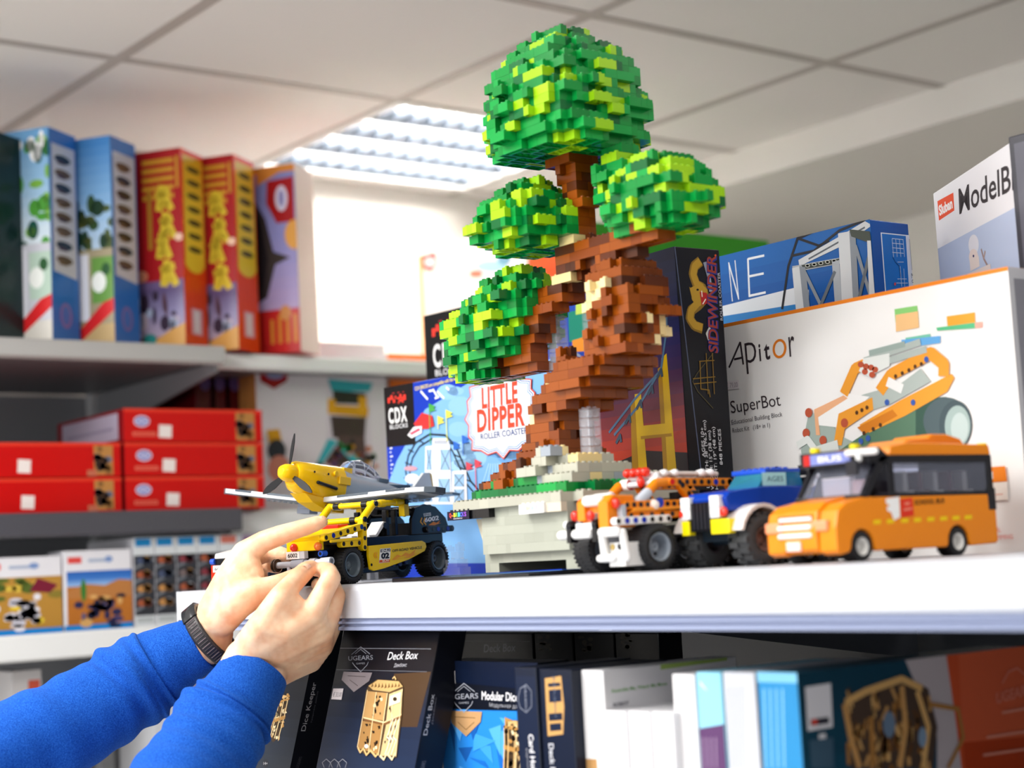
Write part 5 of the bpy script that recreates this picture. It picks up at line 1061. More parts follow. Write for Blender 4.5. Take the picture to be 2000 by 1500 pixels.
f = Face(M_(T), (-.026, .0444, .0862), (1, 0, 0), (0, 0, 1), (0, -1, 0), .046, .0093); f.text('BUS', (.2, .25), (.8, .25), (.2, .8), '#e8eaf6', .02, pxl=False); f.done('lettering', o)
for x, y in ((-.024, .05), (.022, .05), (.034, .211)):
    mb = MB('#f6e010'); mb.cyl((x, y, .0975), (x, y, .1015), .0045); mb.build('roof_lamp', MP, T, label='yellow roof lamp')
mb = MB(WT_); mb.rod([(.022, .040, .0935), (.046, .048, .0935)], .003); mb.rod([(.034, .040, .0875), (.034, .040, .092)], .0026); mb.box(.024, .034, .074, .036, .037, .0865, '#202028'); mb.build('mirror', MP, T)
f = Face(M_(T), (.0402, 0, 0), (0, 1, 0), (0, 0, 1), (1, 0, 0), .216, .11)
for x in (1706, 1732, 1760, 1785, 1811, 1836, 1860, 1884): y = 1020 - (x - 1706) * .052; f.px([(x, y - 4), (x + 14, y - 5), (x + 14, y + 3), (x, y + 4)], '#fbd20c', False)
f.k += 1; f.px([(1730, 974), (1756, 970), (1758, 1010), (1746, 1016), (1740, 1000), (1733, 998), (1732, 990), (1738, 988), (1730, 982)], '#fbfaf8'); f.px([(1758, 975), (1782, 972), (1785, 1007), (1760, 1011)], '#e2341c'); f.px([(1766, 982), (1776, 980), (1777, 985), (1767, 987)], '#f08a70'); f.px([(1764, 994), (1780, 991), (1781, 995), (1765, 998)], '#f08a70')
f.text('SCHOOL BUS', (1786, 986), (1844, 982), (1786, 976), '#3a2a12', .02); f.done('side_print', T)
# ------------------------------------------------------------ yellow off-road buggy held by the hands
T = thing('offroad_buggy', 'yellow and black toy off-road buggy being fitted with its grey bumper by two hands', 'toy vehicle', (-1.665, 1.005, ZS))
T.rotation_euler = (.019, 0, R(19.2))
for y in (.005, .171):
    wheel(T, .012, .036, y, .0213, .021, '#5f6a74', 0, .66, '#1b1b1d', 34); wheel(T, -.020, -.044, y, .0213, .021, '#5f6a74', 0, .66, '#1b1b1d', 34)
mb = MB(BK); mb.box(-.030, -.032, .016, .022, .19, .040); mb.box(-.032, .035, .040, .032, .186, .0515); mb.box(-.024, -.036, .022, .022, .02, .046); mb.cyl((-.02, .005, .0213), (.014, .005, .0213), .004); mb.cyl((-.02, .171, .0213), (.014, .171, .0213), .004)
for y, z in ((.095, .018), (.108, .018), (.12, .02)): mb.cyl((.022, y, z), (.0245, y, z), .003, '#16246a')
mb.box(-.016, .05, .010, .012, .12, .018, '#202226'); mb.build('chassis', MP, T, bev=.0007)
mb = MB(YEL); pan = [(.034, .0415), (.138, .0435), (.1445, .041), (.146, .036), (.142, .031), (.11, .0225), (.062, .0145), (.042, .0125), (.036, .0145), (.0335, .03)]
mb.prism(pan, 'x', .0325, .0362); o = mb.build('side_panel', MP, T, bev=.0006)
f = Face(M_(T), (.0363, 0, 0), (0, 1, 0), (0, 0, 1), (1, 0, 0), .2, .1)
f.text('OFF-ROAD VEHICLE', (766, 1078.5), (824, 1071), (766, 1073.5), '#1c1a12', .025)
f.px([(765, 1094), (776, 1083), (784, 1086), (792, 1079), (800, 1082), (812, 1073), (808, 1082), (816, 1080), (800, 1089), (786, 1090), (775, 1093)], '#f0a028'); f.px([(772, 1092), (784, 1087), (796, 1086), (786, 1090)], YEL)
f.px([(742, 1072), (763, 1070), (761, 1098), (740, 1100)], '#f6f4ee'); f.px([(743, 1073), (762, 1071), (762, 1077), (743, 1079)], '#26242a'); f.text('ENLI', (745, 1078), (760, 1076.5), (745, 1073.5), '#f0f0f0', .03); f.text('02', (744, 1091), (760, 1089.5), (744, 1080.5), '#17151a', .06); f.px([(741, 1094), (761, 1092), (761, 1097.5), (740, 1099)], '#e0581c'); f.text('SUV', (746, 1097.5), (760, 1096), (746, 1094), '#f8e8d0', .04)
for i in (0, 1): f.line([(733 + i * 4, 1090), (730 + i * 4, 1085), (732 + i * 4, 1079)], .0014, '#f0a028')
f.ell(725, 1103, 2, 2.6, '#1a1812'); f.done('sticker', o)
mb = MB(YEL)
mb.prism([(-.046, .0505), (-.048, .056), (.018, .0665), (.018, .058)], 'x', -.022, .032); mb.box(-.018, -.046, .040, .030, -.038, .054)
for x in (.0335,):
    liftarm(mb, -.042, .0535, .022, .0635, x, YEL, 6, w=.0082, pins={1: '#2030a0', 5: '#20408a'}); liftarm(mb, -.012, .0455, .016, .0455, x, YEL, 3, w=.008); mb.rod([(.037, -.034, .0492), (.037, .018, .0502)], .0018)
mb.box(-.024, -.008, .056, .034, .012, .060); mb.build('hood', MP, T, bev=.001)
mb = MB(YEL)
for x in (.0335, -.031):
    liftarm(mb, .026, .040, .028, .072, x, YEL, 4, pins={3: '#2038a0'}); mb.rod([(x, .028, .072), (x, .050, .0895)], .0044); mb.rod([(x, .050, .0895), (x, .110, .0905)], .0036); mb.rod([(x, .110, .0905), (x, .109, .077)], .0042); mb.box(x - .004, .104, .074, x + .004, .113, .088)
    for y, z in ((.050, .0895), (.109, .0905), (.028, .072)): mb.cyl((x - .0052, y, z), (x + .0052, y, z), .0032, '#17171a')
    for y, z in ((.066, .0898), (.096, .0903)): mb.rod([(x, y - .004, z), (x, y + .004, z)], .0046)
mb.rod([(-.027, .027, .0715), (.030, .027, .0715)], .0036); mb.rod([(-.027, .05, .0895), (.030, .05, .0895)], .0034)
for z, y in ((.0715, .027), (.0895, .05)):
    for x in (-.02, .022): mb.cyl((x - .004, y, z), (x + .004, y, z), .0042, '#1b1b1d')
mb.build('roll_cage', MP, T)
mb = MB(BK); rear = [(.120, .0515), (.122, .070), (.130, .083), (.150, .0875), (.172, .084), (.192, .070), (.198, .056), (.19, .0515)]
for x in (.030, -.034): mb.prism(rear, 'x', x, x + .004)
mb.box(-.030, .140, .0515, .030, .19, .066); mb.cyl((-.03, .132, .079), (.03, .132, .079), .005); mb.rod([(-.03, .165, .084), (.03, .165, .084)], .003); liftarm(mb, .15, .0565, .2, .0565, .034, BK, 6, pins={2: '#1c2a9a', 4: '#1c2a9a', 5: '#3a3a40'})
mb.cyl((-.012, .075, .05), (-.012, .07, .065), .002); mb.cyl((-.012, .066, .064), (-.012, .069, .066), .009, n=16)
for y in (.085, .102): mb.box(.018, y, .052, .024, y + .006, .082); mb.box(-.024, y, .052, -.018, y + .006, .082)
mb.build('rear_body', MP, T, bev=.0006)
f = Face(M_(T), (.0341, 0, 0), (0, 1, 0), (0, 0, 1), (1, 0, 0), .22, .1)
f.px([(827, 1003), (841, 1001), (842, 1007), (828, 1009)], '#d8d8dc'); f.text('ENLI', (829, 1007.6), (840, 1006), (829, 1003.5), '#1c1c20', .02); f.text('6002', (829, 1020), (857, 1015), (829, 1011.5), '#f2f2f4', .04)
for i in (0, 1): f.line([(826 + i * 6, 1025), (821 + i * 6, 1019), (824 + i * 6, 1011)], .002, '#f0a81c')
f.px([(836, 1026), (846, 1019), (852, 1021), (860, 1016), (856, 1022), (862, 1021), (848, 1026)], '#f08a1c'); f.done('sticker', T)
for x in (-.02, .006):
    mb = MB('#f0f0f2'); mb.prism([(.062, .052), (.068, .052), (.086, .068), (.080, .069)], 'x', x, x + .018); mb.box(x, .052, .050, x + .018, .066, .054); mb.cyl((x + .0182, .083, .064), (x + .0192, .083, .064), .004, '#22242a'); mb.build('seat', MP, T, bev=.0005)
mb = MB('#d82a18'); mb.box(-.004, .0, .060, .02, .02, .068); mb.build('engine_cover', MP, T, bev=.001)
for x, m, c_ in ((.029, MCO, 'orange'), (-.006, MCR, 'red')):
    mb = MB(); mb.sph((x, -.047, .0445), .0048); mb.build('lamp', m, T, label='clear %s lamp' % c_)
mb = MB('#2a5ac8')
for x in (.030, -.008): mb.cyl((x, -.045, .0362), (x, -.036, .0362), .0034); mb.cyl((x, -.0455, .0362), (x, -.045, .0362), .0018, '#10131a')
mb.build('pin', MP, T)
BMP = MB('#b9bec9'); y_ = -.050
BMP.rod([(-.030, y_, .0258), (.036, y_, .0272)], .0036); BMP.cyl((.036, y_, .0272), (.050, y_, .0276), .0046); BMP.cyl((.050, y_, .0276), (.0503, y_, .0276), .0028, '#6a6e78'); BMP.cyl((-.006, y_, .0262), (.012, y_, .0268), .0050, '#a4a9b6'); BMP.cyl((-.012, y_, .026), (-.012, y_, .012), .0024); BMP.cyl((.02, y_, .027), (.028, y_, .027), .0048)
for x in (-.033, -.030): BMP.cyl((x, y_, .0257), (x + .0016, y_, .0257), .0075, '#4a3c34')
o = BMP.build('front_bumper', MP, T)
mb = MB(WT_); mb.box(-.013, y_ - .003, .0318, .006, y_ + .004, .0402); mb.box(.0062, y_ - .003, .0318, .0135, y_ + .004, .0402, '#c4c8d0'); q = mb.build('number_plate', MP, o, bev=.0004)
f = Face(M_(T), (-.013, y_ - .0031, .0318), (1, 0, 0), (0, 0, 1), (0, -1, 0), .019, .0084); f.text('6002', (.14, .24), (.88, .24), (.14, .78), '#1a1a1e', .02, pxl=False)
fo = f.mb.build('plate_number', MK, None, fixn=False); fo.parent = o
# ------------------------------------------------------------ white and red truck mostly behind the hand
T = thing('small_truck', 'white and red toy truck with plate 6001, mostly hidden behind the left hand', 'toy vehicle', (0, 0, 0))
p = dep(432, 1150, 2.06); T.location = (p.x, p.y + .012, ZS); T.rotation_euler = (0, 0, R(24))
for y in (.02, .11):
    wheel(T, .018, .034, y, .017, .0168, '#5f6a74'); wheel(T, -.012, -.030, y, .017, .0168, '#5f6a74')
mb = MB(BK); mb.box(-.014, .0, .014, .018, .14, .034); mb.box(-.018, -.006, .030, .03, .01, .038); mb.build('chassis', MP, T, bev=.0006)
mb = MB('#e8280e'); mb.box(-.022, -.008, .008, -.014, 0, .030); mb.box(-.022, -.006, .0, -.016, -.001, .008); mb.box(.018, -.008, .008, .026, 0, .030); mb.build('bumper_post', MP, T, bev=.0008)
mb = MB(WT_); mb.prism([(-.006, .038), (-.004, .044), (.05, .052), (.05, .038)], 'x', -.018, .032); mb.box(-.016, .05, .038, .03, .13, .06); mb.build('body', MP, T, bev=.001)
mb = MB('#2450c0'); mb.cyl((-.0225, -.006, .0345), (-.0165, -.006, .0345), .0038); mb.build('pin', MP, T)
mb = MB(WT_); mb.box(-.016, -.0115, .0215, .008, -.008, .0295); o = mb.build('number_plate', MP, T)
f = Face(M_(T), (-.016, -.0116, .0215), (1, 0, 0), (0, 0, 1), (0, -1, 0), .024, .008); f.text('6001', (.1, .25), (.7, .25), (.1, .75), '#2a2a34', .02, pxl=False); f.done('plate_number', o)
# ------------------------------------------------------------ grey and yellow propeller plane above the buggy
T = thing('propeller_plane', 'grey toy fighter plane with yellow nose and three black propeller blades', 'toy plane')
sp_ = dep(560, 923, 2.0)
T.matrix_world = MT = Matrix.Translation(sp_) @ Matrix.Rotation(R(15.4), 4, 'Z') @ Matrix.Rotation(R(-6), 4, 'X') @ Matrix.Rotation(R(3.5), 4, 'Y')
PY, PG, PD = '#f6c410', '#a9b2ba', '#5b646e'
def ring(y, rx, rz, zc, n=20, e=2.3):
    o = []
    for i in range(n):
        t = 2 * math.pi * i / n; c, s_ = math.cos(t), math.sin(t)
        o.append((rx * abs(c) ** (2 / e) * (1 if c > 0 else -1), y, zc + rz * abs(s_) ** (2 / e) * (1 if s_ > 0 else -1)))
    return o
mb = MB(PY); mb.loft([ring(-.010, .004, .004, 0), ring(-.008, .0075, .0075, 0), ring(-.002, .0102, .0102, 0), ring(.006, .0110, .0110, 0), ring(.009, .0108, .0108, 0)]); mb.build('spinner', MP, T)
mb = MB(PY); mb.loft([ring(.009, .013, .014, -.001), ring(.014, .0165, .0185, -.003), ring(.045, .0185, .0225, -.006), ring(.085, .019, .0235, -.006)]); mb.prism([(.02, -.022), (.07, -.026), (.09, -.026), (.09, -.04), (.06, -.04), (.035, -.032)], 'x', -.013, .013); mb.box(.0185, .07, -.006, .021, .09, .004)
for y, z in ((.052, .004), (.028, .004)): disc(mb, .0183, y, z, .0014, '#1a1a1c')
mb.cyl((.0178, .064, .006), (.0205, .064, .006), .003); mb.rod([(.0188, .035, -.008), (.0198, .066, -.012)], .0022, '#1a1a1c'); mb.build('cowling', MP, T, bev=.0008)
mb = MB(PG); mb.loft([ring(.085, .0185, .0225, -.006), ring(.11, .0185, .020, -.008), ring(.15, .0165, .017, -.007), ring(.20, .012, .013, -.004), ring(.262, .005, .008, 0)])
mb.prism([(.085, .016), (.10, .0165), (.10, .010), (.085, .010)], 'x', -.012, .012, PY); mb.box(-.0125, .150, .006, .0125, .168, .0105, PD); mb.prism([(.168, .004), (.21, .0085), (.21, .002), (.168, -.004)], 'x', -.0122, .0122, '#3f4a58'); mb.build('fuselage', MP, T)
mb = MB(); mb.loft([ring(.092, .009, .002, .012), ring(.102, .011, .012, .014), ring(.122, .0115, .0165, .0135), ring(.142, .011, .013, .012), ring(.158, .009, .004, .01)]); o = mb.build('canopy', MCG, T)
mb = MB('#d9dde4')
for y, h in ((.104, .0255), (.124, .030), (.143, .0245)): mb.rod([(-.0112, y, .012), (-.0095, y, h - .006), (0, y, h), (.0095, y, h - .006), (.0112, y, .012)], .0006, n=6)
mb.cyl((0, .15, .02), (0, .152, .036), .0005, '#55595f'); mb.build('canopy_frame', MP, o)
for s_ in (-1, 1):
    mb = MB(PG); Y0_, zc = .052, -.031
    def wp(x, t): return (s_ * x, Y0_ + t, zc + .012 * (x - .015) / .15)
    def slab(x0, x1, t0, t1, th, col, dz=0, t0b=None, t1b=None):
        t0b = t0 if t0b is None else t0b; t1b = t1 if t1b is None else t1b
        a, b, c, d = wp(x0, t0), wp(x0, t1), wp(x1, t1b), wp(x1, t0b)
        up = lambda p, h: (p[0], p[1], p[2] + h)
        mb.add([up(a, dz), up(b, dz), up(c, dz), up(d, dz), up(a, dz + th), up(b, dz + th), up(c, dz + th), up(d, dz + th)], [(0, 1, 2, 3), (4, 5, 6, 7), (0, 1, 5, 4), (1, 2, 6, 5), (2, 3, 7, 6), (3, 0, 4, 7)], col)
    slab(.013, .146, .0, .006, .0058, '#dfe2e6', .0015, 0, .006); slab(.013, .146, .006, .068, .0062, '#878f97', .001, .006, .05); slab(.02, .09, .012, .05, .0012, '#747c85', -.0002, .012, .045)
    slab(.146, .166, .0, .05, .0058, '#c3c8ce', .0015, .006, .04); slab(.166, .177, .006, .04, .007, PD, .0005, .014, .032); slab(.035, .085, -.0003, .03, .0032, PD, .0045); slab(.112, .142, -.0003, .05, .0032, '#4a535e', .0045)
    for i in range(12): mb.cyl(wp(.024 + .01 * i, .052), tuple(Vector(wp(.024 + .01 * i, .052)) - Vector((0, 0, .0012))), .0028, '#8b939c', n=8)
    w_ = mb.build('wing', MP, T, bev=.0006)
    mb = MB('#8a91a0'); x = s_ * .05; mb.box(x - .012, .085, -.034, x + .012, .12, -.026); mb.box(x - .018, .09, -.040, x + .004, .105, -.033); mb.cyl((x - .006, .1, -.026), (x - .006, .1, -.0235), .016, '#2a2c32', n=18); mb.build('landing_gear', MP, T, bev=.0006)
    mb = MB('#59636e'); mb.add([(s_ * .004, .238, -.002), (s_ * .052, .247, 0), (s_ * .052, .262, 0), (s_ * .004, .268, -.002), (s_ * .004, .238, .002), (s_ * .052, .247, .003), (s_ * .052, .262, .003), (s_ * .004, .268, .002)], [(0, 1, 2, 3), (4, 5, 6, 7), (0, 1, 5, 4), (1, 2, 6, 5), (2, 3, 7, 6), (3, 0, 4, 7)]); mb.build('stabilizer', MP, T)
mb = MB('#d5d9dc'); mb.prism([(.225, .004), (.246, .028), (.258, .03), (.268, .004)], 'x', -.002, .002); mb.prism([(.259, .0295), (.262, .028), (.270, .004), (.268, .004)], 'x', -.0021, .0021, '#d8b030'); mb.build('tail_fin', MP, T)
for ang in (84, 212, 330):
    mb = MB(BK); a = R(ang); u = Vector((math.cos(a), 0, math.sin(a))); v = Vector((-math.sin(a) * .9, .35, math.cos(a) * .9)); c0 = Vector((0, .003, 0)); rows = []
    for t, w in ((.009, .0018), (.016, .0032), (.028, .0044), (.038, .0038), (.045, .0018), (.0475, .0003)):
        p = c0 + u * t; rows.append([p - v * w - Vector((0, .0006, 0)), p + v * w - Vector((0, .0006, 0)), p + v * w + Vector((0, .0006, 0)), p - v * w + Vector((0, .0006, 0))])
    mb.loft(rows, smooth=False); mb.build('propeller_blade', MR, T)
# its clear stand and a clear tower on the plate
q = MT @ Vector((0, .150, -.03))
st = thing('display_stand', 'clear plastic stand holding up the grey plane behind the buggy', 'stand', (q.x, q.y, ZS))
mb = MB(); mb.box(-.02, -.03, 0, .02, .03, .003); mb.build('foot', MCL, st)
mb = MB(); mb.box(-.004, -.006, .003, .004, .006, q.z - ZS + .003); mb.build('post', MCL, st)
q = dep(893, 1121, 2.02)
st = thing('clear_tower', 'small tower of clear bricks between the buggy and the grey tree base', 'brick model', (q.x, q.y, ZS + .0032))
mb = MB()
for x, y, z, a, c, h in ((0, 0, 0, .034, .016, .0092), (0, 0, .0094, .024, .016, .0092), (.002, 0, .0188, .016, .008, .0092), (-.012, 0, .0282, .008, .008, .006), (.008, 0, .0282, .008, .008, .009)): mb.cbox(x, y, z + h / 2, a, c, h)
for x, z in ((-.008, .0186), (0.012, .0186), (.008, .0372), (-.012, .0342)): mb.cyl((x, 0, z), (x, 0, z + .002), .0025, n=9)
mb.build('clear_bricks', MCL, st)
# ============================================================ the person: two hands, blue sleeves, wrist band
MSK = newmat('skin', .42, 0, col='#e9b592', spec=.4)
_nt = MSK.node_tree; _b = _nt.nodes['Principled BSDF']
_b.inputs['Subsurface Weight'].default_value = .18; _b.inputs['Subsurface Radius'].default_value = (.012, .005, .003); _b.inputs['Subsurface Scale'].default_value = .6
_n = _nt.nodes.new('ShaderNodeTexNoise'); _n.inputs['Scale'].default_value = 42; _n.inputs['Detail'].default_value = 4
_tc = _nt.nodes.new('ShaderNodeTexCoord'); _nt.links.new(_tc.outputs['Object'], _n.inputs['Vector'])
_r = _nt.nodes.new('ShaderNodeValToRGB'); _r.color_ramp.elements[0].position = .35; _r.color_ramp.elements[0].color = (*hx('#e8b08a'), 1); _r.color_ramp.elements[1].position = .62; _r.color_ramp.elements[1].color = (*hx('#f6d0ae'), 1)
_nt.links.new(_n.outputs['Fac'], _r.inputs['Fac']); _nt.links.new(_r.outputs['Color'], _b.inputs['Base Color'])
_n2 = _nt.nodes.new('ShaderNodeTexNoise'); _n2.inputs['Scale'].default_value = 700; _n2.inputs['Detail'].default_value = 3; _nt.links.new(_tc.outputs['Object'], _n2.inputs['Vector'])
_bp = _nt.nodes.new('ShaderNodeBump'); _bp.inputs['Strength'].default_value = .12; _bp.inputs['Distance'].default_value = .0008; _nt.links.new(_n2.outputs['Fac'], _bp.inputs['Height']); _nt.links.new(_bp.outputs['Normal'], _b.inputs['Normal'])
def J(x, y, d, r): return (dep(x, y, d), r * .001)
def limb(mb, js, step=.35):
    for (p, a), (q, c) in zip(js[:-1], js[1:]):
        n = max(2, int((q - p).length / (min(a, c) * step)))
        for i in range(n + 1):
            f = i / n; mb.sph(tuple(p.lerp(q, f)), a + (c - a) * f, n=14, m=9)
def web(mb, A, B, n=3):
    """fill between two chains so that the palm is closed"""
    for k in range(1, n + 1):
        f = k / (n + 1); limb(mb, [(p.lerp(q, f), a + (c - a) * f) for (p, a), (q, c) in zip(A, B)], .5)
mb = MB()
# right hand, back of the hand towards us
W1, W2 = J(478, 1288, 1.815, 23), J(518, 1318, 1.822, 23); FA1, FA2 = J(425, 1395, 1.79, 27), J(462, 1412, 1.80, 27)
limb(mb, [FA1, W1]); limb(mb, [FA2, W2]); web(mb, [FA1, W1], [FA2, W2], 1)
thumb = [J(490, 1262, 1.81, 19), J(520, 1218, 1.795, 18), J(548, 1170, 1.79, 14.2), J(566, 1146, 1.80, 11.8), J(582, 1129, 1.812, 11.2), J(597, 1115, 1.832, 10.2), J(608, 1107.5, 1.845, 8.0)]
limb(mb, thumb)
mi, mm, mr, mp_ = J(610, 1200, 1.798, 14), J(630, 1232, 1.815, 13.5), J(628, 1262, 1.838, 13), J(608, 1292, 1.858, 12)
pb = [J(500, 1262, 1.81, 21), J(512, 1282, 1.82, 21), J(524, 1300, 1.832, 20), J(532, 1316, 1.84, 18)]
mids = [J(560, 1226, 1.798, 19), J(574, 1250, 1.812, 19), J(578, 1276, 1.832, 18), J(572, 1300, 1.85, 16)]
ch = [[pb[i], mids[i], (mi, mm, mr, mp_)[i]] for i in range(4)]
for c in ch: limb(mb, c)
for a, b_ in zip(ch[:-1], ch[1:]): web(mb, a, b_, 2)
web(mb, [thumb[0], thumb[1], thumb[2]], [pb[0], mids[0], J(585, 1190, 1.80, 13)], 2)
limb(mb, [W1, pb[0]]); limb(mb, [W2, pb[3]]); web(mb, [W1, pb[0]], [W2, pb[3]], 2)
limb(mb, [mi, J(630, 1160, 1.80, 11.6), J(646, 1130, 1.806, 11.2), J(642, 1116, 1.83, 9.6), J(630, 1112, 1.85, 8.8), J(616, 1113, 1.872, 7.6)])
limb(mb, [mm, J(648, 1194, 1.818, 11.2), J(656, 1164, 1.826, 11), J(650, 1146, 1.85, 9.6), J(634, 1140, 1.872, 8.6), J(620, 1142, 1.89, 7.6)])
limb(mb, [mr, J(648, 1224, 1.842, 10.8), J(656, 1196, 1.85, 10.4), J(648, 1178, 1.872, 9.2), J(630, 1172, 1.89, 8.2), J(616, 1174, 1.90, 7.4)])
limb(mb, [mp_, J(630, 1262, 1.862, 9.4), J(642, 1236, 1.868, 9.2), J(636, 1216, 1.888, 8), J(620, 1208, 1.90, 7.2), J(608, 1208, 1.91, 6.6)])
# left hand, thumb side towards us, index finger along the bonnet
V1, V2 = J(400, 1246, 1.882, 24), J(412, 1252, 1.870, 24); G1_, G2_ = J(340, 1288, 1.885, 25), J(344, 1292, 1.875, 25)
limb(mb, [G1_, V1]); limb(mb, [G2_, V2])
li, lm, lr, lp = J(478, 1082, 1.868, 15), J(470, 1096, 1.895, 14), J(464, 1112, 1.918, 13), J(458, 1132, 1.936, 11.5)
lb = [J(424, 1192, 1.862, 22), J(420, 1196, 1.885, 21), J(418, 1202, 1.905, 19), J(418, 1210, 1.918, 17)]
lmid = [J(453, 1132, 1.862, 20), J(447, 1140, 1.887, 19), J(443, 1150, 1.91, 17), J(440, 1164, 1.926, 15)]
ch = [[lb[i], lmid[i], (li, lm, lr, lp)[i]] for i in range(4)]
for c in ch: limb(mb, c)
for a, b_ in zip(ch[:-1], ch[1:]): web(mb, a, b_, 1)
limb(mb, [V1, lb[2]]); limb(mb, [V2, lb[0]])
th = [J(432, 1206, 1.855, 21), J(462, 1176, 1.842, 20), J(498, 1158, 1.838, 16), J(530, 1148, 1.842, 13), J(556, 1138, 1.85, 11.5), J(582, 1124, 1.872, 9.5)]
limb(mb, th); web(mb, [lb[0], lmid[0], li], [th[0], th[1], J(500, 1136, 1.852, 12)], 3)
limb(mb, [li, J(514, 1058, 1.866, 12.2), J(546, 1046, 1.863, 11.6), J(572, 1037, 1.862, 10.2), J(596, 1030, 1.861, 9.6), J(618, 1022.5, 1.861, 8.6), J(629, 1019, 1.862, 7)])
limb(mb, [lm, J(504, 1086, 1.918, 11), J(528, 1080, 1.925, 10), J(546, 1082, 1.915, 9.2), J(560, 1085, 1.902, 7.8)])
limb(mb, [lr, J(490, 1106, 1.945, 10.4), J(512, 1102, 1.952, 9.6), J(528, 1104, 1.94, 8.4), J(540, 1108, 1.925, 7.4)])
limb(mb, [lp, J(482, 1130, 1.958, 9), J(498, 1126, 1.962, 8.4), J(512, 1126, 1.95, 7.4)])
raw = mb.build('person_raw', MSK, fixn=False)
m_ = raw.modifiers.new('r', 'REMESH'); m_.mode = 'VOXEL'; m_.voxel_size = .0017; m_.use_smooth_shade = True
m_ = raw.modifiers.new('s', 'SMOOTH'); m_.factor = .5; m_.iterations = 7
dg = bpy.context.evaluated_depsgraph_get()
me = bpy.data.meshes.new_from_object(raw.evaluated_get(dg)); me.name = 'person'
bpy.data.objects.remove(raw)
for p in me.polygons: p.use_smooth = True
me.materials.clear(); me.materials.append(MSK)
person = bpy.data.objects.new('person', me); COL.objects.link(person)
tag(person, 'person in a blue sweatshirt, both hands fitting the grey bumper on the yellow buggy', 'person')
MNL = newmat('fingernail', .25, .3, col='#efc3a9')
def nail(x, y, d, along, sz, up):
    """small curved plate lying on a fingertip"""
    c = dep(x, y, d); a = (dep(*along) - c).normalized(); n = Vector(up); n = (n - a * n.dot(a)).normalized(); b = a.cross(n); vs = []; fs = []
    for i in range(7):
        for j in range(7):
            u, v = (i - 3) / 3, (j - 3) / 3; w = sz * .8 * (1 - .25 * max(0, u) ** 2) * (1 if u > -.8 else .8)
            vs.append(c + a * (u * sz) + b * (v * w) + n * (.0006 - .0030 * v * v - .0009 * u * u))
    for i in range(6):
        for j in range(6): fs.append((i * 7 + j, i * 7 + j + 1, i * 7 + j + 8, i * 7 + j + 7))
    q = MB(); q.add(vs, fs, None, True); q.build('fingernail', MNL, person, fixn=False)
tocam = lambda x, y: -ray(x, y).normalized()
nail(599, 1102, 1.8235, (620, 1092, 1.85), .0062, tocam(602, 1104) * .8 + CU * .75 - CR * .2)
nail(620, 1010.5, 1.8585, (650, 1001, 1.858), .0050, CU + tocam(625, 1012) * .35)
# ------------------------------------------------------------ sleeves
MBL = newmat('blue_sweatshirt_fabric', .9, 0, col='#0d4cac', spec=.15)
_nt = MBL.node_tree; _b = _nt.nodes['Principled BSDF']; _b.inputs['Sheen Weight'].default_value = .25; _b.inputs['Sheen Tint'].default_value = (*hx('#6aa0f0'), 1)
_tc = _nt.nodes.new('ShaderNodeTexCoord'); _n = _nt.nodes.new('ShaderNodeTexNoise'); _n.inputs['Scale'].default_value = 800; _n.inputs['Detail'].default_value = 3; _nt.links.new(_tc.outputs['Object'], _n.inputs['Vector'])
_r = _nt.nodes.new('ShaderNodeValToRGB'); _r.color_ramp.elements[0].position = .38; _r.color_ramp.elements[0].color = (*hx('#0a3f98'), 1); _r.color_ramp.elements[1].position = .7; _r.color_ramp.elements[1].color = (*hx('#2464c4'), 1)
_nt.links.new(_n.outputs['Fac'], _r.inputs['Fac']); _nt.links.new(_r.outputs['Color'], _b.inputs['Base Color'])
_bp = _nt.nodes.new('ShaderNodeBump'); _bp.inputs['Strength'].default_value = .5; _bp.inputs['Distance'].default_value = .0012; _nt.links.new(_n.outputs['Fac'], _bp.inputs['Height']); _nt.links.new(_bp.outputs['Normal'], _b.inputs['Normal'])
def spline(P, t):
    n = len(P) - 1; k = min(int(t * n), n - 1); f = t * n - k
    p = [P[max(k - 1, 0)], P[k], P[k + 1], P[min(k + 2, n)]]
    return .5 * ((2 * p[1]) + (p[2] - p[0]) * f + (2 * p[0] - 5 * p[1] + 4 * p[2] - p[3]) * f * f + (3 * p[1] - p[0] - 3 * p[2] + p[3]) * f ** 3)
def tube(path, rad, name, par, n=56, m=90, wr=None, thick=.0022, t0=0, t1=1):
    P = [dep(*q) for q in path]; Rr = [r * .001 for r in rad]; rings = []
    for i in range(m):
        t = t0 + (t1 - t0) * i / (m - 1); c = spline(P, t); d = (spline(P, min(t + .01, 1)) - spline(P, max(t - .01, 0))).normalized()
        a = d.cross(CF).normalized(); b = d.cross(a); r = spline(Rr, t); ring_ = []
        for j in range(n):
            w = 2 * math.pi * j / n; rr = r * (1 + (wr(t, w) if wr else 0)); ring_.append(c + (a * math.cos(w) + b * math.sin(w)) * rr)
        rings.append(ring_)
    c0 = spline(P, t0); inner = [[c0 + (v - c0) * .90 for v in rings[0]], [spline(P, t0 + .03) + (v - spline(P, t0 + .03)) * .84 for v in rings[min(4, m - 1)]]]
    q = MB(); q.loft(inner[::-1] + rings, caps=False); q.add(rings[-1], [tuple(range(n))]); return q.build(name, MBL, par)
def wrl(s_, amp):
    def f(t, w):
        return amp * (.55 * math.sin(34 * t + 1.6 * math.sin(w + s_) + s_) * (.35 + .65 * math.sin(w * .5 + s_) ** 2) + .35 * math.sin(57 * t - 1.1 * math.cos(w * 2 + s_) + 2 * s_) + .35 * math.sin(11 * t + 3 * w + s_)) * (.6 + .8 * math.exp(-((t - .16) / .12) ** 2))
    return f
LP = [(306, 1303, 1.88), (270, 1326, 1.875), (215, 1368, 1.86), (130, 1418, 1.83), (30, 1468, 1.80), (-90, 1530, 1.76), (-220, 1600, 1.70)]
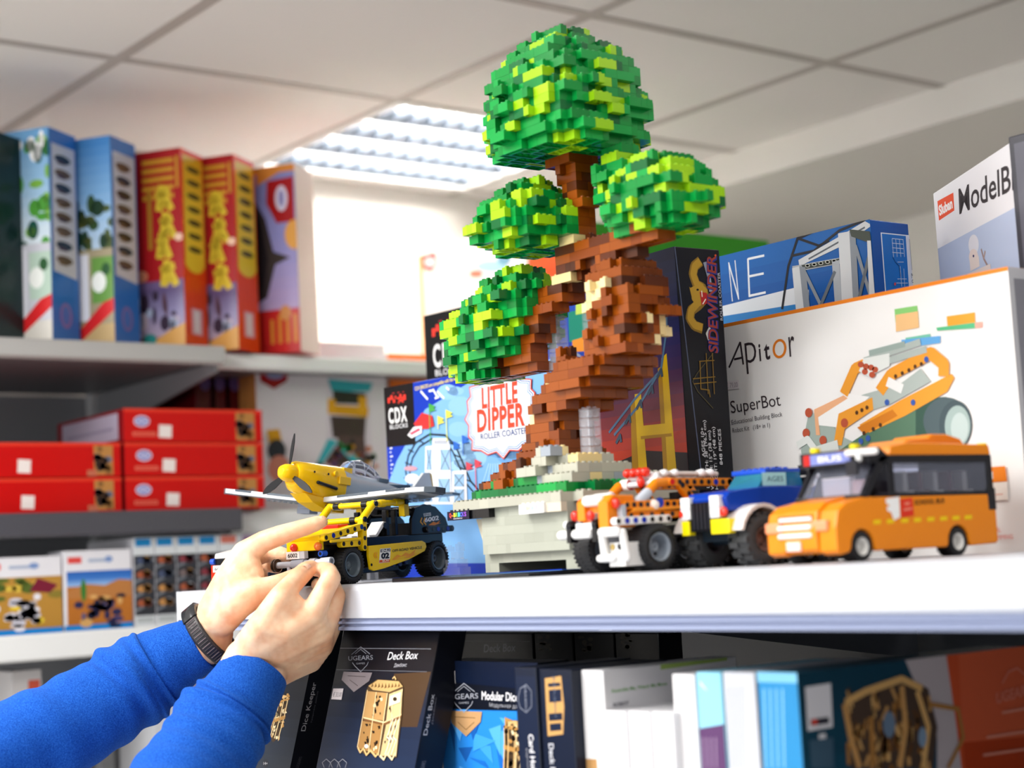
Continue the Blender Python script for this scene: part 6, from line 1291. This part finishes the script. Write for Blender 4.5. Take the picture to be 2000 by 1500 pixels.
tube(LP, [44.5, 51.5, 50, 53, 57, 60, 63], 'sleeve', person, wr=wrl(.6, .085))
LC = [(397, 1254, 1.878), (372, 1268, 1.879), (345, 1282, 1.88), (318, 1298, 1.88), (292, 1312, 1.88)]
tube(LC, [31, 34, 38.5, 42, 43], 'cuff', [o for o in person.children if o.name.startswith('sleeve')][0], m=40, wr=lambda t, w: .008 * math.sin(90 * w) * 0 + .012 * math.sin(9 * t + 2 * w))
RP = [(462, 1372, 1.80), (440, 1405, 1.79), (405, 1466, 1.765), (360, 1535, 1.73), (310, 1620, 1.68), (250, 1720, 1.62)]
tube(RP, [45.5, 52, 53, 58, 62, 66], 'sleeve', person, wr=wrl(2.1, .085))
RC = [(500, 1309, 1.822), (489, 1328, 1.815), (476, 1350, 1.808), (462, 1373, 1.80), (450, 1392, 1.795)]
tube(RC, [36.5, 39, 41.5, 43.5, 44], 'cuff', [o for o in person.children if o.name.startswith('sleeve')][1], m=40, wr=lambda t, w: .012 * math.sin(8 * t + 2 * w + 1))
# ------------------------------------------------------------ wrist band
MBD = newmat('woven_band', .55, .1, attr=True)
A_, B_ = dep(356, 1276, 1.878), dep(452, 1196, 1.872); ax = (B_ - A_).normalized(); cw = dep(414, 1244, 1.874)
e1 = ax.cross(CF).normalized(); e2 = ax.cross(e1)
def wring(t, r, n=72): return [cw + ax * t + (e1 * math.cos(2 * math.pi * j / n) * 1.06 + e2 * math.sin(2 * math.pi * j / n)) * r for j in range(n)]
mb = MB('#1d1a1e'); mb.loft([wring(-.0085, .0318), wring(-.0085, .0340), wring(-.006, .0350), wring(.006, .0350), wring(.0085, .0340), wring(.0085, .0318)], caps=False)
for i in range(64):
    w = 2 * math.pi * i / 64; p = cw + (e1 * math.cos(w) * 1.06 + e2 * math.sin(w)) * .0351; mb.cyl(p - ax * .0055, p + ax * .0055, .0006, '#6a5c60' if i % 2 else '#3a3236', n=6)
band = mb.build('fitness_band', MBD, person)
best = max(range(72), key=lambda j: (wring(0, .03)[j] - cw).dot(CU * .8 - CR * .6)); w0 = 2 * math.pi * best / 72
rows = []
for i in range(13):
    w = w0 - .62 + 1.24 * i / 12; u = e1 * math.cos(w) * 1.06 + e2 * math.sin(w); th_ = .0045 * (1 - abs(i - 6) / 6.6) + .001
    rows.append([cw + ax * -.0098 + u * .0343, cw + ax * -.0085 + u * (.0350 + th_), cw + ax * .0085 + u * (.0350 + th_), cw + ax * .0098 + u * .0343])
mb = MB('#2b2c2f'); mb.loft(rows); mb.build('tracker_case', MP, band)
